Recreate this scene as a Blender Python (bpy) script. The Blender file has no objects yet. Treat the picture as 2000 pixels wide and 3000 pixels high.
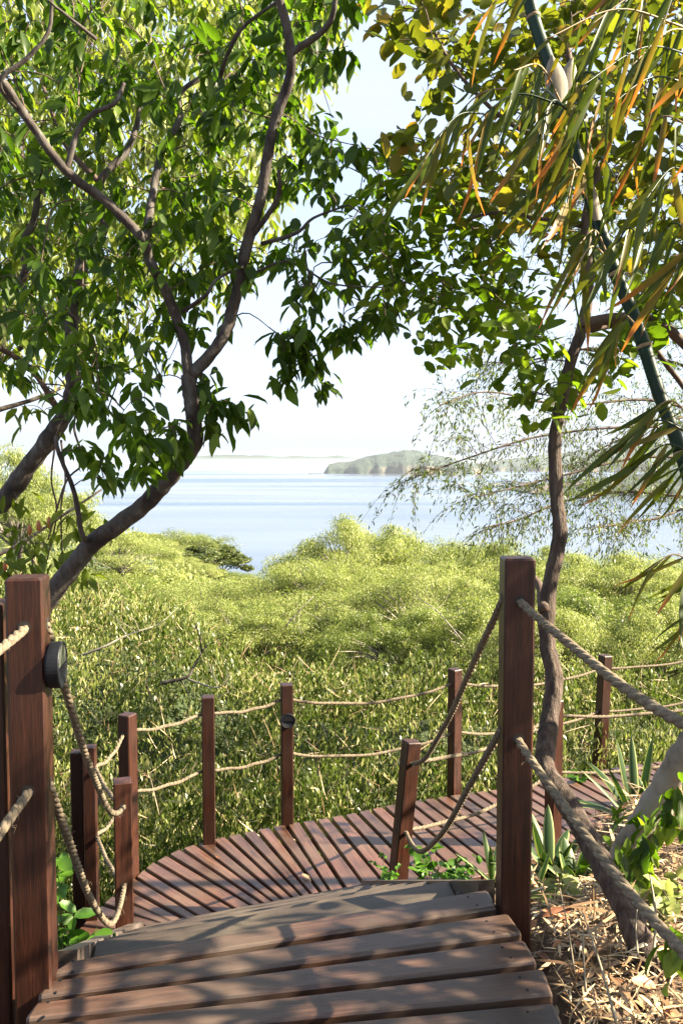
import bpy, math, random
import numpy as np
from mathutils import Vector, Matrix, noise

R = math.radians
random.seed(7)
rng = np.random.default_rng(7)
scene = bpy.context.scene
col = scene.collection

# ------------------------------------------------------------------ camera
F = 2400.0                      # focal length in pixels of the 2000 px wide photograph
PITCH = math.atan(145.0 / F)
cam_d = bpy.data.cameras.new('camera')
cam_d.sensor_fit = 'HORIZONTAL'
cam_d.sensor_width = 24.0
cam_d.lens = 28.8
cam_d.clip_start = 0.05
cam_d.clip_end = 60000
cam = bpy.data.objects.new('camera', cam_d)
col.objects.link(cam)
cam.location = (0, 0, 0)
cam.rotation_euler = (math.pi / 2 - PITCH, 0, 0)
scene.camera = cam

# ------------------------------------------------------------------ sky, sun, exposure
SUN_EL, SUN_AZ = R(35), R(92)    # azimuth clockwise from +y (north): sun to the right of the view
sun_dir = Vector((math.sin(SUN_AZ) * math.cos(SUN_EL), math.cos(SUN_AZ) * math.cos(SUN_EL), math.sin(SUN_EL)))
world = bpy.data.worlds.new('World')
scene.world = world
world.use_nodes = True
wn = world.node_tree
wn.nodes.clear()
w_out = wn.nodes.new('ShaderNodeOutputWorld')
w_bg = wn.nodes.new('ShaderNodeBackground')
w_sky = wn.nodes.new('ShaderNodeTexSky')
w_sky.sky_type = 'NISHITA'
w_sky.sun_disc = False
w_sky.sun_elevation = SUN_EL
w_sky.sun_rotation = SUN_AZ
w_sky.altitude = 40
w_sky.air_density = 1.0
w_sky.dust_density = 2.5
w_sky.ozone_density = 1.0
w_bg.inputs['Strength'].default_value = 0.055
# thin high cloud veil over the whole sky
w_tc = wn.nodes.new('ShaderNodeTexCoord')
w_map = wn.nodes.new('ShaderNodeMapping')
w_map.inputs['Scale'].default_value = (1.2, 1.2, 4.5)
w_no = wn.nodes.new('ShaderNodeTexNoise')
w_no.inputs['Scale'].default_value = 1.6
w_no.inputs['Detail'].default_value = 6
w_rp = wn.nodes.new('ShaderNodeMapRange')
w_rp.inputs['From Min'].default_value = 0.35
w_rp.inputs['From Max'].default_value = 0.7
w_rp.inputs['To Min'].default_value = 0.50
w_rp.inputs['To Max'].default_value = 0.90
w_mx = wn.nodes.new('ShaderNodeMix')
w_mx.data_type = 'RGBA'
w_mx.inputs['B'].default_value = (2.75, 3.15, 3.95, 1)
wn.links.new(w_tc.outputs['Generated'], w_map.inputs['Vector'])
wn.links.new(w_map.outputs['Vector'], w_no.inputs['Vector'])
wn.links.new(w_no.outputs['Fac'], w_rp.inputs['Value'])
wn.links.new(w_rp.outputs['Result'], w_mx.inputs['Factor'])
wn.links.new(w_sky.outputs['Color'], w_mx.inputs['A'])
wn.links.new(w_mx.outputs['Result'], w_bg.inputs['Color'])
wn.links.new(w_bg.outputs['Background'], w_out.inputs['Surface'])

sun_d = bpy.data.lights.new('sun', 'SUN')
sun_d.energy = 5.0
sun_d.angle = R(0.53)
sun_d.color = (1.0, 0.86, 0.64)
sun = bpy.data.objects.new('sun', sun_d)
col.objects.link(sun)
sun.rotation_euler = sun_dir.to_track_quat('Z', 'Y').to_euler()

scene.view_settings.view_transform = 'Standard'
scene.view_settings.look = 'None'
scene.view_settings.gamma = 1
scene.view_settings.use_curve_mapping = False
scene.view_settings.exposure = 2.72
scene.render.engine = 'CYCLES'
scene.cycles.max_bounces = 6
scene.cycles.transmission_bounces = 4
scene.cycles.volume_bounces = 1
scene.cycles.use_denoising = True

# ------------------------------------------------------------------ pixel helpers
CP, SP = math.cos(PITCH), math.sin(PITCH)
def ray(u, v):
    """ray through pixel (u, v) of the 2000x3000 photograph, y component = 1"""
    dx, dz = (u - 1000) / F, (1500 - v) / F
    y = CP + dz * SP
    z = -SP + dz * CP
    return Vector((dx / y, 1.0, z / y))
def P(u, v, y): return ray(u, v) * y
def G(u, v, z):
    r = ray(u, v)
    return r * (z / r.z)
S = 1 / 0.784
def PD(u, v, y): return P(u * S, v * S, y)      # coordinates measured on the 1568 px wide view
def GD(u, v, z): return G(u * S, v * S, z)
def sstep(a, b, x):
    t = np.clip((x - a) / (b - a), 0, 1)
    return t * t * (3 - 2 * t)

# ------------------------------------------------------------------ objects
def tag(o, label=None, cat=None, group=None, kind=None):
    if label: o['label'] = label
    if cat: o['category'] = cat
    if group: o['group'] = group
    if kind: o['kind'] = kind
    return o
def empty(name, loc=(0, 0, 0), label=None, cat=None, group=None):
    o = bpy.data.objects.new(name, None)
    o.empty_display_size = 0.1
    o.location = loc
    col.objects.link(o)
    return tag(o, label, cat, group)
def link(name, me, mat=None, parent=None, smooth=False):
    if mat is not None and len(me.materials) == 0: me.materials.append(mat)
    if smooth: me.polygons.foreach_set('use_smooth', [True] * len(me.polygons))
    o = bpy.data.objects.new(name, me)
    col.objects.link(o)
    if parent is not None:
        o.parent = parent
        o.location = (0, 0, 0)
    return o
def off(parent): return np.array(parent.location) if parent is not None else np.zeros(3)

class MB:
    """collects triangles / quads with per-vertex attributes"""
    def __init__(s): s.v, s.f, s.n, s.a, s.b = [], [], 0, [], []
    def add(s, v, f, rnd=0.0, u=None):
        v = np.asarray(v, float).reshape(-1, 3)
        s.v.append(v)
        s.f += [tuple(i + s.n for i in q) for q in f]
        s.n += len(v)
        s.a.append(np.full(len(v), rnd) if np.isscalar(rnd) else rnd)
        s.b.append(np.zeros(len(v)) if u is None else np.asarray(u, float))
    def box(s, c, size, rotz=0, bev=0.0):
        x, y, z = [q / 2 for q in size]
        if bev:
            b = bev
            ring = [(x - b, y), (x, y - b), (x, -y + b), (x - b, -y), (-x + b, -y), (-x, -y + b), (-x, y - b), (-x + b, y)]
            ins = [(p[0] - math.copysign(b, p[0]) * .8, p[1] - math.copysign(b, p[1]) * .8) for p in ring]
            v = [(*p, -z) for p in ring] + [(*p, z - b) for p in ring] + [(*p, z) for p in ins]
            f = []
            for k in range(8):
                j = (k + 1) % 8
                f += [(j, k, 8 + k, 8 + j), (8 + j, 8 + k, 16 + k, 16 + j)]
            f += [tuple(range(16 + 7, 15, -1)), tuple(range(8))]
        else:
            v = [(a * x, b2 * y, c2 * z) for c2 in (-1, 1) for a, b2 in ((-1, -1), (1, -1), (1, 1), (-1, 1))]
            f = [(3, 2, 1, 0), (4, 5, 6, 7), (0, 1, 5, 4), (1, 2, 6, 5), (2, 3, 7, 6), (3, 0, 4, 7)]
        cr, sr = math.cos(rotz), math.sin(rotz)
        v = np.array(v)
        v = np.stack([v[:, 0] * cr - v[:, 1] * sr, v[:, 0] * sr + v[:, 1] * cr, v[:, 2]], 1) + np.array(c)
        s.add(v, f)
    def tube(s, pts, rad, sides=8, cap=True, rnd=0.0):
        pts = np.asarray(pts, float)
        n = len(pts)
        rad = np.full(n, rad) if np.isscalar(rad) else np.asarray(rad, float)
        t = np.gradient(pts, axis=0)
        t /= np.linalg.norm(t, axis=1)[:, None] + 1e-9
        ref = np.array([0, 0, 1.0]) if abs(t[0][2]) < .9 else np.array([1.0, 0, 0])
        a = np.cross(t[0], ref); a /= np.linalg.norm(a)
        A = []
        for k in range(n):
            a = a - t[k] * np.dot(a, t[k]); a /= np.linalg.norm(a) + 1e-9
            A.append(a)
        A = np.array(A); B = np.cross(t, A)
        th = np.arange(sides) * 2 * math.pi / sides
        ring = (A[:, None, :] * np.cos(th)[None, :, None] + B[:, None, :] * np.sin(th)[None, :, None]) * rad[:, None, None] + pts[:, None, :]
        f = []
        for k in range(n - 1):
            for j in range(sides):
                j2 = (j + 1) % sides
                f.append((k * sides + j, k * sides + j2, (k + 1) * sides + j2, (k + 1) * sides + j))
        if cap and sides > 2:
            f.append(tuple(range(sides - 1, -1, -1)))
            f.append(tuple((n - 1) * sides + j for j in range(sides)))
        s.add(ring.reshape(-1, 3), f, rnd)
    def mesh(s, name, origin=None):
        me = bpy.data.meshes.new(name)
        v = np.concatenate(s.v)
        if origin is not None: v = v - np.array(origin)
        me.from_pydata(v.tolist(), [], s.f)
        at = me.attributes.new('rnd', 'FLOAT', 'POINT')
        at.data.foreach_set('value', np.concatenate(s.a).astype(np.float32))
        at = me.attributes.new('lu', 'FLOAT', 'POINT')
        at.data.foreach_set('value', np.concatenate(s.b).astype(np.float32))
        return me
    def build(s, name, mat, parent=None, smooth=False, wrt=None):
        return link(name, s.mesh(name, off(parent) if wrt is None else wrt), mat, parent, smooth)

def catmull(pts, n=8):
    p = [np.array(q, float) for q in pts]
    p = [2 * p[0] - p[1]] + p + [2 * p[-1] - p[-2]]
    out = []
    for i in range(1, len(p) - 2):
        for k in range(n):
            t = k / n
            out.append(.5 * (2 * p[i] + (p[i + 1] - p[i - 1]) * t + (2 * p[i - 1] - 5 * p[i] + 4 * p[i + 1] - p[i + 2]) * t * t
                             + (3 * p[i] - p[i - 1] - 3 * p[i + 1] + p[i + 2]) * t ** 3))
    out.append(p[-2])
    return np.array(out)

# ---- leaf templates: u along, v across, w normal; faces; each (u, v, w)
T_BROAD = (np.array([(0, 0, 0), (.22, .30, .07), (.24, 0, 0), (.22, -.30, .07), (.55, .46, .08), (.55, 0, -.01), (.55, -.46, .08),
                     (.84, .24, .0), (.84, 0, -.06), (.84, -.24, .0), (1, 0, -.15)]),
           [(0, 2, 1), (0, 3, 2), (1, 2, 5, 4), (2, 3, 6, 5), (4, 5, 8, 7), (5, 6, 9, 8), (7, 8, 10), (8, 9, 10)])
T_ROUND = (np.array([(0, 0, 0), (.15, .33, .05), (.15, -.33, .05), (.5, .5, .08), (.5, 0, -.02), (.5, -.5, .08), (.85, .34, .03), (.85, -.34, .03), (1, 0, -.06)]),
           [(0, 2, 4), (0, 4, 1), (1, 4, 3), (2, 5, 4), (3, 4, 6), (4, 5, 7), (4, 8, 6), (4, 7, 8)])
T_KITE = (np.array([(0, 0, 0), (.45, .5, .06), (1, 0, -.08), (.45, -.5, .06)]), [(0, 3, 1), (1, 3, 2)])
T_STRIP = (np.array([(0, .12, 0), (0, -.12, 0), (.3, .5, .02), (.3, -.5, .02), (.7, .38, -.03), (.7, -.38, -.03), (1, 0, -.12)]),
           [(0, 1, 3, 2), (2, 3, 5, 4), (4, 5, 6)])
T_BLADE = (np.array([(0, .15, 0), (0, 0, -.0), (0, -.15, 0), (.12, .46, .012), (.12, 0, -.0), (.12, -.46, .012), (.45, .5, .0), (.45, 0, -.016), (.45, -.5, .0),
                     (.75, .30, -.04), (.75, 0, -.05), (.75, -.30, -.04), (1, 0, -.12)]),
           [(0, 1, 4, 3), (1, 2, 5, 4), (3, 4, 7, 6), (4, 5, 8, 7), (6, 7, 10, 9), (7, 8, 11, 10), (9, 10, 12), (10, 11, 12)])

def norm(a): return a / (np.linalg.norm(a, axis=-1, keepdims=True) + 1e-9)
def frames(d, rs, up_bias=None):
    """unit direction (N,3) -> side, normal; the blade's face turns towards up_bias (N,3) or a random way"""
    d = norm(d)
    ref = norm(rs.normal(size=d.shape)) if up_bias is None else norm(up_bias + rs.normal(size=d.shape) * .55)
    side = norm(np.cross(d, ref))
    nrm = np.cross(side, d)
    return d, side, nrm
def leaves_mesh(name, pos, d, side, nrm, L, W, T, rnd, origin=(0, 0, 0)):
    tv, tf = T
    N, k = len(pos), len(tv)
    L = np.broadcast_to(L, N)[:, None, None]; W = np.broadcast_to(W, N)[:, None, None]
    v = pos[:, None, :] - np.array(origin) + d[:, None, :] * (tv[None, :, 0:1] * L) + side[:, None, :] * (tv[None, :, 1:2] * W) + nrm[:, None, :] * (tv[None, :, 2:3] * L)
    me = bpy.data.meshes.new(name)
    loops = np.concatenate([np.array(q) for q in tf])
    cnt = np.array([len(q) for q in tf])
    me.vertices.add(N * k)
    me.vertices.foreach_set('co', v.astype(np.float32).ravel())
    al = (loops[None, :] + (np.arange(N) * k)[:, None]).ravel()
    me.loops.add(len(al))
    me.loops.foreach_set('vertex_index', al.astype(np.int32))
    cc = np.tile(cnt, N)
    st = np.concatenate([[0], np.cumsum(cc)[:-1]])
    me.polygons.add(len(cc))
    me.polygons.foreach_set('loop_start', st.astype(np.int32))
    me.polygons.foreach_set('loop_total', cc.astype(np.int32))
    at = me.attributes.new('rnd', 'FLOAT', 'POINT')
    at.data.foreach_set('value', np.repeat(rnd, k).astype(np.float32))
    at = me.attributes.new('lu', 'FLOAT', 'POINT')
    at.data.foreach_set('value', np.tile(tv[:, 0], N).astype(np.float32))
    at = me.attributes.new('lv', 'FLOAT', 'POINT')
    at.data.foreach_set('value', np.tile(np.abs(tv[:, 1]), N).astype(np.float32))
    me.update(calc_edges=True)
    return me
def one_leaf(name, T, aspect):
    z = np.zeros((1, 3))
    return leaves_mesh(name, z, np.array([[1., 0, 0]]), np.array([[0, 1., 0]]), np.array([[0, 0, 1.]]), 1.0, aspect, T, np.zeros(1))

# ------------------------------------------------------------------ materials
def nm(name):
    m = bpy.data.materials.new(name); m.use_nodes = True
    nt = m.node_tree; nt.nodes.clear()
    out = nt.nodes.new('ShaderNodeOutputMaterial')
    return m, nt, out
def N(nt, t, **kw):
    n = nt.nodes.new(t)
    for k, v in kw.items(): setattr(n, k, v)
    return n
def ramp(nt, stops, fac=None, interp='LINEAR'):
    r = N(nt, 'ShaderNodeValToRGB'); r.color_ramp.interpolation = interp
    while len(r.color_ramp.elements) < len(stops): r.color_ramp.elements.new(.5)
    for e, (p, c) in zip(r.color_ramp.elements, stops): e.position = p; e.color = (*c, 1)
    if fac is not None: nt.links.new(fac, r.inputs['Fac'])
    return r
def mixc(nt, fac, a, b, mode='MIX'):
    m = N(nt, 'ShaderNodeMix', data_type='RGBA', blend_type=mode)
    for s, x in (('Factor', fac), ('A', a), ('B', b)):
        i = m.inputs[s]
        if isinstance(x, bpy.types.NodeSocket): nt.links.new(x, i)
        elif isinstance(x, (int, float)): i.default_value = x
        else: i.default_value = (*x, 1)
    return m.outputs['Result']
def math_(nt, op, a, b=0.0):
    m = N(nt, 'ShaderNodeMath', operation=op)
    for k, x in enumerate((a, b)):
        if isinstance(x, bpy.types.NodeSocket): nt.links.new(x, m.inputs[k])
        else: m.inputs[k].default_value = x
    return m.outputs[0]
def rnd_fac(nt):
    at = N(nt, 'ShaderNodeAttribute', attribute_name='rnd')
    oi = N(nt, 'ShaderNodeObjectInfo')
    return math_(nt, 'FRACT', math_(nt, 'ADD', at.outputs['Fac'], oi.outputs['Random']))

def leaf_mat(name, stops, transl=0.4, rough=0.42, tip=None, margin=None, vein=True, tsat=(1.15, 1.35, .5)):
    m, nt, out = nm(name)
    c = ramp(nt, stops, rnd_fac(nt)).outputs['Color']
    if vein:
        tc = N(nt, 'ShaderNodeTexCoord'); no = N(nt, 'ShaderNodeTexNoise')
        no.inputs['Scale'].default_value = 9; no.inputs['Detail'].default_value = 2
        nt.links.new(tc.outputs['Object'], no.inputs['Vector'])
        c = mixc(nt, .35, c, mixc(nt, no.outputs['Fac'], (.35, .45, .3), (1.5, 1.4, 1.3)), 'MULTIPLY')
    if tip is not None:
        at = N(nt, 'ShaderNodeAttribute', attribute_name='lu')
        r = rnd_fac(nt)
        th = math_(nt, 'MULTIPLY_ADD', r, -1.0); th.node.inputs[2].default_value = 1.47
        f = N(nt, 'ShaderNodeMapRange'); nt.links.new(math_(nt, 'SUBTRACT', at.outputs['Fac'], th), f.inputs['Value'])
        f.inputs['From Min'].default_value = -.08; f.inputs['From Max'].default_value = .16
        c = mixc(nt, f.outputs['Result'], c, tip)
    if margin is not None:
        at = N(nt, 'ShaderNodeAttribute', attribute_name='lv')
        f = N(nt, 'ShaderNodeMapRange'); nt.links.new(at.outputs['Fac'], f.inputs['Value'])
        f.inputs['From Min'].default_value = .34; f.inputs['From Max'].default_value = .40
        c = mixc(nt, f.outputs['Result'], c, margin)
    p = N(nt, 'ShaderNodeBsdfPrincipled')
    nt.links.new(c, p.inputs['Base Color'])
    p.inputs['Roughness'].default_value = rough
    p.inputs['Specular IOR Level'].default_value = 0.3
    t = N(nt, 'ShaderNodeBsdfTranslucent')
    nt.links.new(mixc(nt, 1.0, c, tsat, 'MULTIPLY'), t.inputs['Color'])
    ms = N(nt, 'ShaderNodeMixShader'); ms.inputs[0].default_value = transl
    nt.links.new(p.outputs[0], ms.inputs[1]); nt.links.new(t.outputs[0], ms.inputs[2])
    nt.links.new(ms.outputs[0], out.inputs['Surface'])
    return m

def wood_mat(name, dark, light, grey, rough=.38, axis=0, wear=.35, coat=.25, spec=.5):
    m, nt, out = nm(name)
    tc = N(nt, 'ShaderNodeTexCoord'); oi = N(nt, 'ShaderNodeObjectInfo')
    mp = N(nt, 'ShaderNodeMapping')
    sc = [38, 38, 38]; sc[axis] = 2.2
    mp.inputs['Scale'].default_value = sc
    nt.links.new(tc.outputs['Object'], mp.inputs['Vector'])
    ofs = N(nt, 'ShaderNodeCombineXYZ'); v = math_(nt, 'MULTIPLY', oi.outputs['Random'], 37.0)
    for k in range(3): nt.links.new(v, ofs.inputs[k])
    nt.links.new(ofs.outputs[0], mp.inputs['Location'])
    n1 = N(nt, 'ShaderNodeTexNoise'); n1.inputs['Scale'].default_value = 1.6; n1.inputs['Detail'].default_value = 8; n1.inputs['Roughness'].default_value = .62
    nt.links.new(mp.outputs[0], n1.inputs['Vector'])
    wv = N(nt, 'ShaderNodeTexNoise'); wv.inputs['Scale'].default_value = 8; wv.inputs['Detail'].default_value = 4; wv.inputs['Distortion'].default_value = .4
    nt.links.new(mp.outputs[0], wv.inputs['Vector'])
    c = ramp(nt, [(.28, dark), (.72, light)], n1.outputs['Fac']).outputs['Color']
    c = mixc(nt, .55, c, ramp(nt, [(.35, (.45, .42, .4)), (.62, (1.2, 1.2, 1.2))], wv.outputs['Fac']).outputs['Color'], 'MULTIPLY')
    # board to board variation
    hs = N(nt, 'ShaderNodeHueSaturation')
    nt.links.new(c, hs.inputs['Color'])
    mr = N(nt, 'ShaderNodeMapRange'); mr.inputs['To Min'].default_value = .62; mr.inputs['To Max'].default_value = 1.45
    nt.links.new(oi.outputs['Random'], mr.inputs['Value']); nt.links.new(mr.outputs[0], hs.inputs['Value'])
    c = hs.outputs['Color']
    n2 = N(nt, 'ShaderNodeTexNoise'); n2.inputs['Scale'].default_value = 3.2; n2.inputs['Detail'].default_value = 6
    nt.links.new(tc.outputs['Object'], n2.inputs['Vector'])
    wf = N(nt, 'ShaderNodeMapRange'); wf.inputs['From Min'].default_value = .42; wf.inputs['From Max'].default_value = .72; wf.inputs['To Max'].default_value = wear
    nt.links.new(n2.outputs['Fac'], wf.inputs['Value'])
    c = mixc(nt, wf.outputs[0], c, grey)
    p = N(nt, 'ShaderNodeBsdfPrincipled')
    nt.links.new(c, p.inputs['Base Color'])
    rr = N(nt, 'ShaderNodeMapRange'); rr.inputs['From Min'].default_value = .3; rr.inputs['From Max'].default_value = .7
    rr.inputs['To Min'].default_value = rough - .08; rr.inputs['To Max'].default_value = rough + .17
    nt.links.new(n2.outputs['Fac'], rr.inputs['Value']); nt.links.new(rr.outputs[0], p.inputs['Roughness'])
    p.inputs['Specular IOR Level'].default_value = spec; p.inputs['Coat Weight'].default_value = coat; p.inputs['Coat Roughness'].default_value = .3
    b = N(nt, 'ShaderNodeBump'); b.inputs['Strength'].default_value = .35; b.inputs['Distance'].default_value = .002
    nt.links.new(wv.outputs['Fac'], b.inputs['Height']); nt.links.new(b.outputs[0], p.inputs['Normal'])
    nt.links.new(p.outputs[0], out.inputs['Surface'])
    return m

def simple_mat(name, stops, scale=5, rough=.7, bump=.4, bdist=.01, stretch=(1, 1, 1), detail=6, obj_rnd=False, spec=.5):
    m, nt, out = nm(name)
    tc = N(nt, 'ShaderNodeTexCoord'); mp = N(nt, 'ShaderNodeMapping'); mp.inputs['Scale'].default_value = stretch
    nt.links.new(tc.outputs['Object'], mp.inputs['Vector'])
    n1 = N(nt, 'ShaderNodeTexNoise'); n1.inputs['Scale'].default_value = scale; n1.inputs['Detail'].default_value = detail; n1.inputs['Roughness'].default_value = .6
    nt.links.new(mp.outputs[0], n1.inputs['Vector'])
    f = n1.outputs['Fac']
    if obj_rnd: f = math_(nt, 'MULTIPLY_ADD', rnd_fac(nt), .9); f.node.inputs[2].default_value = 0; f = math_(nt, 'ADD', f, math_(nt, 'MULTIPLY', n1.outputs['Fac'], .2))
    c = ramp(nt, stops, f).outputs['Color']
    p = N(nt, 'ShaderNodeBsdfPrincipled'); p.inputs['Roughness'].default_value = rough; p.inputs['Specular IOR Level'].default_value = spec
    nt.links.new(c, p.inputs['Base Color'])
    if bump:
        b = N(nt, 'ShaderNodeBump'); b.inputs['Strength'].default_value = bump; b.inputs['Distance'].default_value = bdist
        nt.links.new(n1.outputs['Fac'], b.inputs['Height']); nt.links.new(b.outputs[0], p.inputs['Normal'])
    nt.links.new(p.outputs[0], out.inputs['Surface'])
    return m

M = {}
M['post'] = wood_mat('post_wood', (.0075, .0026, .0018), (.050, .0165, .0085), (.036, .018, .012), rough=.40, axis=2, wear=.2, coat=.05, spec=.3)
M['deck'] = wood_mat('deck_wood', (.018, .0082, .0054), (.112, .052, .032), (.10, .070, .050), rough=.36, axis=0, wear=.55, coat=.2)
M['landing'] = wood_mat('landing_wood', (.016, .0075, .0048), (.066, .034, .022), (.080, .060, .045), rough=.42, axis=0, wear=.7, coat=.15)
M['tread'] = wood_mat('tread_wood', (.014, .0095, .0068), (.060, .043, .031), (.088, .072, .052), rough=.50, axis=0, wear=.7, coat=.05)
M['stringer'] = wood_mat('stringer_wood', (0.0455, 0.0315, 0.0245), (0.0910, 0.0700, 0.0560), (0.1260, 0.1050, 0.0910), rough=.42, axis=0, wear=.7)
M['rope'] = simple_mat('rope_fibre', [(.3, (.065, .050, .034)), (.7, (.19, .155, .108))], scale=60, rough=.9, bump=.8, bdist=.002, stretch=(1, 1, 1), spec=.2)
M['hole'] = simple_mat('hole_shade', [(0, (.01, .008, .006)), (1, (.02, .015, .01))], bump=0)  # dark tone paints the shade inside the rope bores
M['black'] = simple_mat('black_powder_coat', [(.3, (.0035, .0042, .006)), (.7, (.006, .007, .010))], scale=300, rough=.5, bump=.15, bdist=.0005, spec=.25)
M['lens'] = simple_mat('lamp_lens', [(.3, (.05, .06, .055)), (.7, (.07, .08, .075))], scale=20, rough=.25, bump=0)
M['bark'] = simple_mat('grey_brown_bark', [(.30, (.009, .006, .0045)), (.44, (.030, .021, .016)), (.54, (.055, .043, .034)), (.62, (.060, .055, .047)), (.72, (.13, .12, .10))], scale=11, rough=.85, bump=1, bdist=.012, stretch=(1.8, 1.8, 1.0), detail=9)
M['bark_dark'] = simple_mat('dark_twig_bark', [(.3, (.035, .022, .016)), (.7, (.11, .07, .05))], scale=12, rough=.85, bump=.5, bdist=.004)
M['bark_rough'] = simple_mat('cracked_bark', [(.3, (0.0160, 0.0104, 0.0080)), (.5, (0.0560, 0.0368, 0.0264)), (.7, (0.1200, 0.0920, 0.0720))], scale=8, rough=.9, bump=1, bdist=.03, stretch=(5, 5, .8))
M['bark_pale'] = simple_mat('pale_bark', [(.32, (0.0720, 0.0560, 0.0400)), (.5, (0.1920, 0.1680, 0.1360)), (.7, (0.2560, 0.2480, 0.2240))], scale=7, rough=.8, bump=.5, bdist=.008)
M['culm'] = simple_mat('bamboo_culm_green', [(.3, (0.003, 0.0135, 0.006)), (.7, (0.007, 0.027, 0.012))], scale=6, rough=.42, bump=.1, stretch=(4, 4, .6), spec=.22)
M['sheath'] = simple_mat('bamboo_sheath', [(.3, (.12, .095, .055)), (.7, (.22, .185, .125))], scale=9, rough=.6, bump=.2, stretch=(6, 6, .5))
M['node'] = simple_mat('bamboo_node', [(.3, (0.1400, 0.0910, 0.0420)), (.7, (0.2660, 0.1890, 0.0980))], scale=20, rough=.7, bump=.3)
M['soil'] = simple_mat('dry_soil', [(.3, (.03, .018, .010)), (.5, (.08, .048, .026)), (.7, (.16, .105, .06))], scale=9, rough=.95, bump=1, bdist=.03)
M['straw'] = simple_mat('dry_straw', [(0, (0.0675, 0.0338, 0.0165)), (.3, (0.1950, 0.1125, 0.0525)), (.6, (0.3450, 0.2400, 0.1275)), (1, (0.4650, 0.3750, 0.2475))], scale=10, rough=.6, bump=0, obj_rnd=True)
M['dead_leaf'] = simple_mat('dead_leaf', [(0, (.10, .035, .015)), (.4, (.30, .12, .05)), (.8, (.44, .25, .12)), (1, (.5, .38, .2))], scale=10, rough=.6, bump=0, obj_rnd=True)
M['under'] = simple_mat('hillside_undergrowth', [(.3, (.012, .020, .006)), (.6, (.035, .055, .014)), (.8, (.06, .08, .02))], scale=1.5, rough=.9, bump=1, bdist=.2)
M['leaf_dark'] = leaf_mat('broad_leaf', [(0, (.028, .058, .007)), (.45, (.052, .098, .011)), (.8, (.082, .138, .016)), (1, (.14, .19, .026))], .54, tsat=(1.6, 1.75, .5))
M['leaf_mid'] = leaf_mat('mid_green_leaf', [(0, (0.0715, 0.1045, 0.0132)), (.5, (0.1155, 0.1540, 0.0220)), (1, (0.1760, 0.2035, 0.0330))], .5, tsat=(1.5, 1.6, .5))  # lighter yellow-green leaf colour
M['leaf_round'] = leaf_mat('round_leaf', [(0, (.040, .058, .010)), (.4, (.068, .092, .014)), (.75, (.11, .125, .02)), (.93, (.16, .14, .03)), (1, (.26, .16, .045))], .5, tsat=(1.6, 1.6, .5))
M['leaf_lime'] = leaf_mat('lime_leaf', [(0, (.050, .088, .008)), (.5, (.085, .135, .014)), (1, (.14, .185, .022))], .55, tsat=(1.5, 1.7, .45))
M['leaf_fine'] = leaf_mat('fine_leaf', [(0, (.05, .070, .022)), (.6, (.09, .115, .030)), (1, (.14, .16, .04))], .45, vein=False)
M['leaf_yellow'] = leaf_mat('yellow_green_foliage', [(0, (.095, .125, .028)), (.5, (.21, .245, .072)), (1, (.33, .34, .13))], .42, rough=.5, vein=False, tsat=(1.25, 1.35, .85))
M['leaf_vine'] = leaf_mat('vine_leaf', [(0, (.024, .042, .006)), (.45, (.074, .102, .018)), (.8, (.17, .19, .048)), (1, (.32, .31, .15))], .4, rough=.34, vein=False, tsat=(1.25, 1.4, .75))
M['leaf_scrub'] = leaf_mat('scrub_leaf', [(0, (.055, .080, .013)), (.5, (.138, .175, .040)), (.85, (.235, .265, .075)), (1, (.33, .32, .13))], .40, rough=.42, vein=False, tsat=(1.25, 1.4, .8))
M['leaf_bush'] = leaf_mat('bush_leaf', [(0, (.04, .055, .016)), (.6, (.075, .095, .025)), (1, (.12, .14, .04))], .3, vein=False)
M['leaf_bamboo'] = leaf_mat('bamboo_leaf', [(0, (.034, .060, .004)), (.5, (.062, .088, .006)), (.8, (.11, .105, .012)), (1, (.20, .14, .04))], .45, tip=(.36, .13, .035), tsat=(1.4, 1.3, .6))
M['agave'] = leaf_mat('agave_leaf', [(0, (.018, .045, .012)), (1, (.036, .070, .022))], .18, rough=.5, margin=(.22, .25, .08))
M['leaf_bright'] = leaf_mat('seedling_leaf', [(0, (.045, .12, .012)), (1, (.09, .19, .022))], .45)
M['fruit'] = simple_mat('pod_orange', [(0, (.30, .09, .03)), (1, (.4, .16, .05))], bump=0, rough=.5)

# sea
m, nt, out = nm('sea_water')
tc = N(nt, 'ShaderNodeTexCoord'); mp = N(nt, 'ShaderNodeMapping'); mp.inputs['Scale'].default_value = (.0008, .0030, 1)
nt.links.new(tc.outputs['Object'], mp.inputs['Vector'])
n1 = N(nt, 'ShaderNodeTexNoise'); n1.inputs['Scale'].default_value = 1.0; n1.inputs['Detail'].default_value = 7; n1.inputs['Roughness'].default_value = .55; n1.inputs['Distortion'].default_value = .6
nt.links.new(mp.outputs[0], n1.inputs['Vector'])
band = N(nt, 'ShaderNodeMapRange'); band.inputs['From Min'].default_value = .38; band.inputs['From Max'].default_value = .60
nt.links.new(n1.outputs['Fac'], band.inputs['Value'])
p = N(nt, 'ShaderNodeBsdfPrincipled')
nt.links.new(mixc(nt, band.outputs[0], (.038, .066, .105), (.082, .102, .145)), p.inputs['Base Color'])
p.inputs['IOR'].default_value = 1.33
rr = N(nt, 'ShaderNodeMapRange'); rr.inputs['To Min'].default_value = .32; rr.inputs['To Max'].default_value = .12
nt.links.new(band.outputs[0], rr.inputs['Value']); nt.links.new(rr.outputs[0], p.inputs['Roughness'])
n2 = N(nt, 'ShaderNodeTexNoise'); n2.inputs['Scale'].default_value = .35; n2.inputs['Detail'].default_value = 5
mp2 = N(nt, 'ShaderNodeMapping'); mp2.inputs['Scale'].default_value = (.6, 2.2, 1)
nt.links.new(tc.outputs['Object'], mp2.inputs['Vector']); nt.links.new(mp2.outputs[0], n2.inputs['Vector'])
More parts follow.
